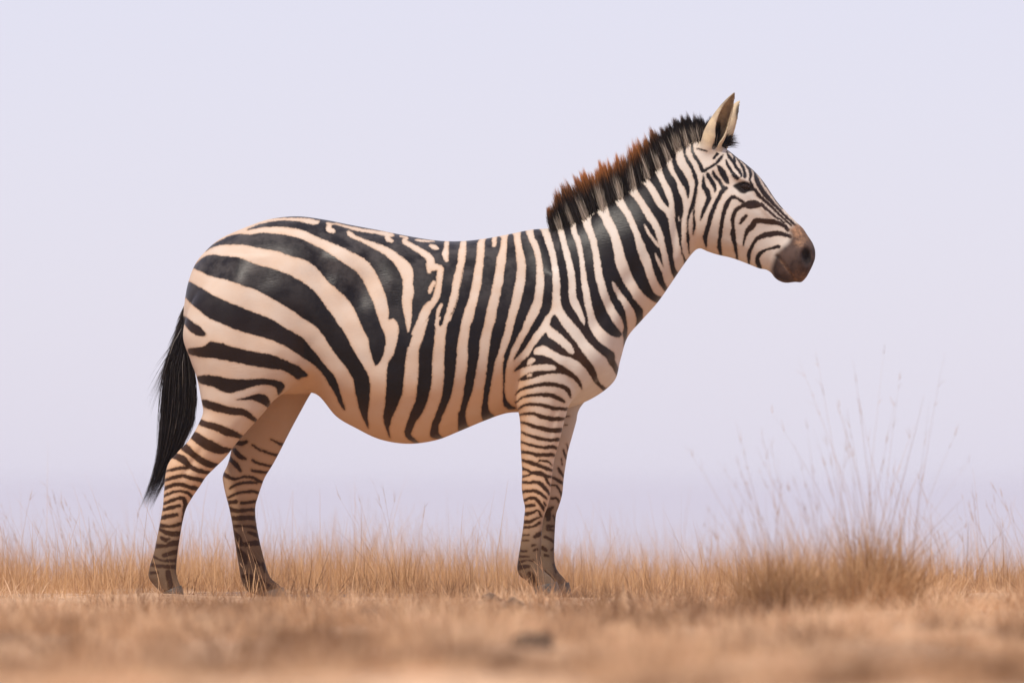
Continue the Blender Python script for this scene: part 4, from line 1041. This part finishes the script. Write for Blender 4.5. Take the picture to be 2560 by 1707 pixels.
def tuft(name, label, S, y, nleaf, nstem, rad, hleaf, hstem, lean_mean, seed, stem_tone=.35, group=None):
    """a bunch of dry grass: basal leaves and tall flowering stems with seed heads"""
    r = np.random.default_rng(seed)
    f = (DIST + y) / DIST
    x0 = float(SX(S)) * f
    root = empty(name, (x0, y, float(ground_z(x0, y))))
    tag(root, label, 'grass tuft', group)
    def pos(n):
        a = r.uniform(0, 6.283, n); q = rad * np.sqrt(r.random(n))
        return q * np.cos(a), q * np.sin(a) * .7, a
    n = nleaf
    nb = max(3, int(rad * 60))
    bx_, by_, _ = pos(nb); bh = r.uniform(.45, 1.25, nb); bl = r.normal(0, .22, nb); bt = r.normal(.32, .16, nb)
    bi = r.integers(0, nb, n); br = rad * .34
    a = r.uniform(0, 6.283, n); q = np.sqrt(r.random(n))
    px = bx_[bi] + br * q * np.cos(a); py = by_[bi] + br * q * np.sin(a)
    hleaf = hleaf * bh[bi] * r.gamma(6, 1 / 6., n)
    c = blades(px, py, hleaf * r.uniform(.6, 1.2, n), r.uniform(.002, .004, n), np.abs(q * .45 + r.normal(0, .22, n)), a + r.normal(0, .7, n), r.normal(.08, .25, n), np.clip(bt[bi] + r.normal(0, .2, n), 0, 1), 4, z=np.full(n, -.01), yaw=r.uniform(0, 3.14, n))
    merge('leaf_bunch', [c], M_GRASS, root)['kind'] = 'stuff'
    n = nstem
    if not n: return root
    px, py, a = pos(n)
    h = hstem * r.uniform(.45, 1.05, n)
    lean = r.normal(lean_mean, .17, n); az = np.where(lean < 0, math.pi, 0.) + r.normal(0, .4, n); lean = np.abs(lean)
    curl = r.uniform(.0, .12, n)
    st = blades(px, py, h, r.uniform(.0012, .0020, n), lean, az, curl, np.clip(r.normal(stem_tone, .15, n), 0, 1), 7, z=np.full(n, -.01), yaw=r.uniform(-.5, .5, n))
    ch = [st]
    # seed heads: short spikelets near each stem's end
    for q in range(6):
        t = r.uniform(.72, 1.0, n)
        out = h * (np.sin(lean) * t + curl * t * t); up = h * (np.cos(lean) * t - .5 * curl * t * t)
        m = r.random(n) < .7
        ch.append(blades((px + np.cos(az) * out)[m], (py + np.sin(az) * out)[m], r.uniform(.015, .045, n)[m], r.uniform(.0012, .0022, n)[m], r.normal(.35, .25, n)[m], az[m] + r.normal(0, .7, n)[m], np.zeros(m.sum()), np.clip(r.normal(stem_tone, .15, n), 0, 1)[m], 2, z=(up - .01)[m], yaw=r.uniform(0, 3.14, n)[m]))
    merge('flower_stems', ch, M_STALK, root)['kind'] = 'stuff'
    return root

tuft('grass_tuft', 'large bushy tuft of dry grass with tall wispy stalks before the zebra\'s nose', 2080, -3.4, 5200, 40, .23, .16, .64, -.26, 1, .45)
tuft('grass_tuft', 'dense brown grass bunch with thin straight upright stalks beside the largest tuft', 2205, -3.1, 1800, 22, .10, .19, .86, -.04, 2, .5)
tuft('grass_tuft', 'sparse loose tuft with a few thin leaning stalks, beyond the largest tuft', 2450, 2.2, 500, 34, .34, .15, .50, -.34, 3, .6)
tuft('grass_tuft', 'loose feathery grass tuft with leaning stalks behind the zebra\'s tail', 150, 1.8, 600, 46, .42, .16, .44, -.28, 4, .6)
tuft('grass_tuft', 'thin grass tuft with a few arching stalks rising under the zebra\'s belly', 985, .9, 260, 9, .12, .14, .42, -.28, 5, .6)
tuft('grass_tuft', 'small grass tuft standing in front of the zebra\'s hind hooves', 655, -.45, 34, 7, .09, .10, .26, -.30, 6, .8)
tuft('grass_tuft', 'small grass tuft standing in front of the zebra\'s front hooves', 1360, -.4, 60, 7, .08, .10, .18, -.10, 7, .8)
tuft('grass_tuft', 'low dark stalkless grass bunch on the bare straw, nearer than the largest tuft', 2330, -5.0, 1300, 0, .14, .08, .10, 0, 8)

def clod(S, Sy, y, w, h, seed, label, grp=None):
    f = (DIST + y) / DIST
    r = np.random.default_rng(seed)
    bm = bmesh.new(); bmesh.ops.create_icosphere(bm, subdivisions=3, radius=1)
    ph = r.uniform(0, 6, 9)
    for v in bm.verts:
        c = v.co
        k = 1 + .22 * math.sin(3.1 * c.x + ph[0]) * math.sin(2.7 * c.y + ph[1]) + .16 * math.sin(5.3 * c.z + ph[2] + 2 * c.x) + .10 * math.sin(9 * c.x + ph[3]) * math.sin(8 * c.y + ph[4]) + .05 * math.sin(17 * c.x + ph[5]) * math.sin(15 * c.z + ph[6])
        v.co = Vector((c.x * w * k, c.y * w * .7 * k, max(c.z, -.35) * h * k))
    me = bpy.data.meshes.new('earth_clod'); bm.to_mesh(me); bm.free(); me.materials.append(M_CLOD)
    for p in me.polygons: p.use_smooth = True
    o = bpy.data.objects.new('earth_clod', me); COL.objects.link(o)
    x = float(SX(S)) * f
    o.location = (x, y, float(ground_z(x, y)) + h * .15)
    o.rotation_euler = (0, 0, r.uniform(0, 6))
    tag(o, label, 'clod', grp)

def y_of(Sy):      # distance at which flat ground is seen at that height of the drawing
    return DIST * (285.0 / (Sy - 1215.0)) - DIST
CL = [(505, 1574, .05, .028, 0), (592, 1572, .03, .024, 0), (668, 1573, .06, .026, 0), (925, 1552, .06, .028, 1), (1225, 1522, .035, .024, 2), (1285, 1530, .035, .026, 2),
      (1275, 1642, .05, .026, 3), (1335, 1632, .06, .030, 3), (30, 1645, .05, .026, 4), (75, 1648, .04, .024, 4), (135, 1645, .03, .022, 4)]
LB = [('dark lump of earth in the row lying before the zebra\'s hind hooves', 'row of clods before the hind hooves'), ('flat dark lump of earth lying alone under the middle of the zebra\'s belly', None),
      ('small dark lump of earth lying just beside the zebra\'s front hooves', 'clods beside the front hooves'), ('blurred dark lump of earth far out on the straw before the front hooves', 'clods far before the front hooves'),
      ('blurred dark lump of earth far out on the straw behind the tail side', 'clods far out beyond the tail')]
for i, (sx, sy, w, h, q) in enumerate(CL):
    clod(sx, sy, y_of(sy), w, h, 50 + i, *LB[q])
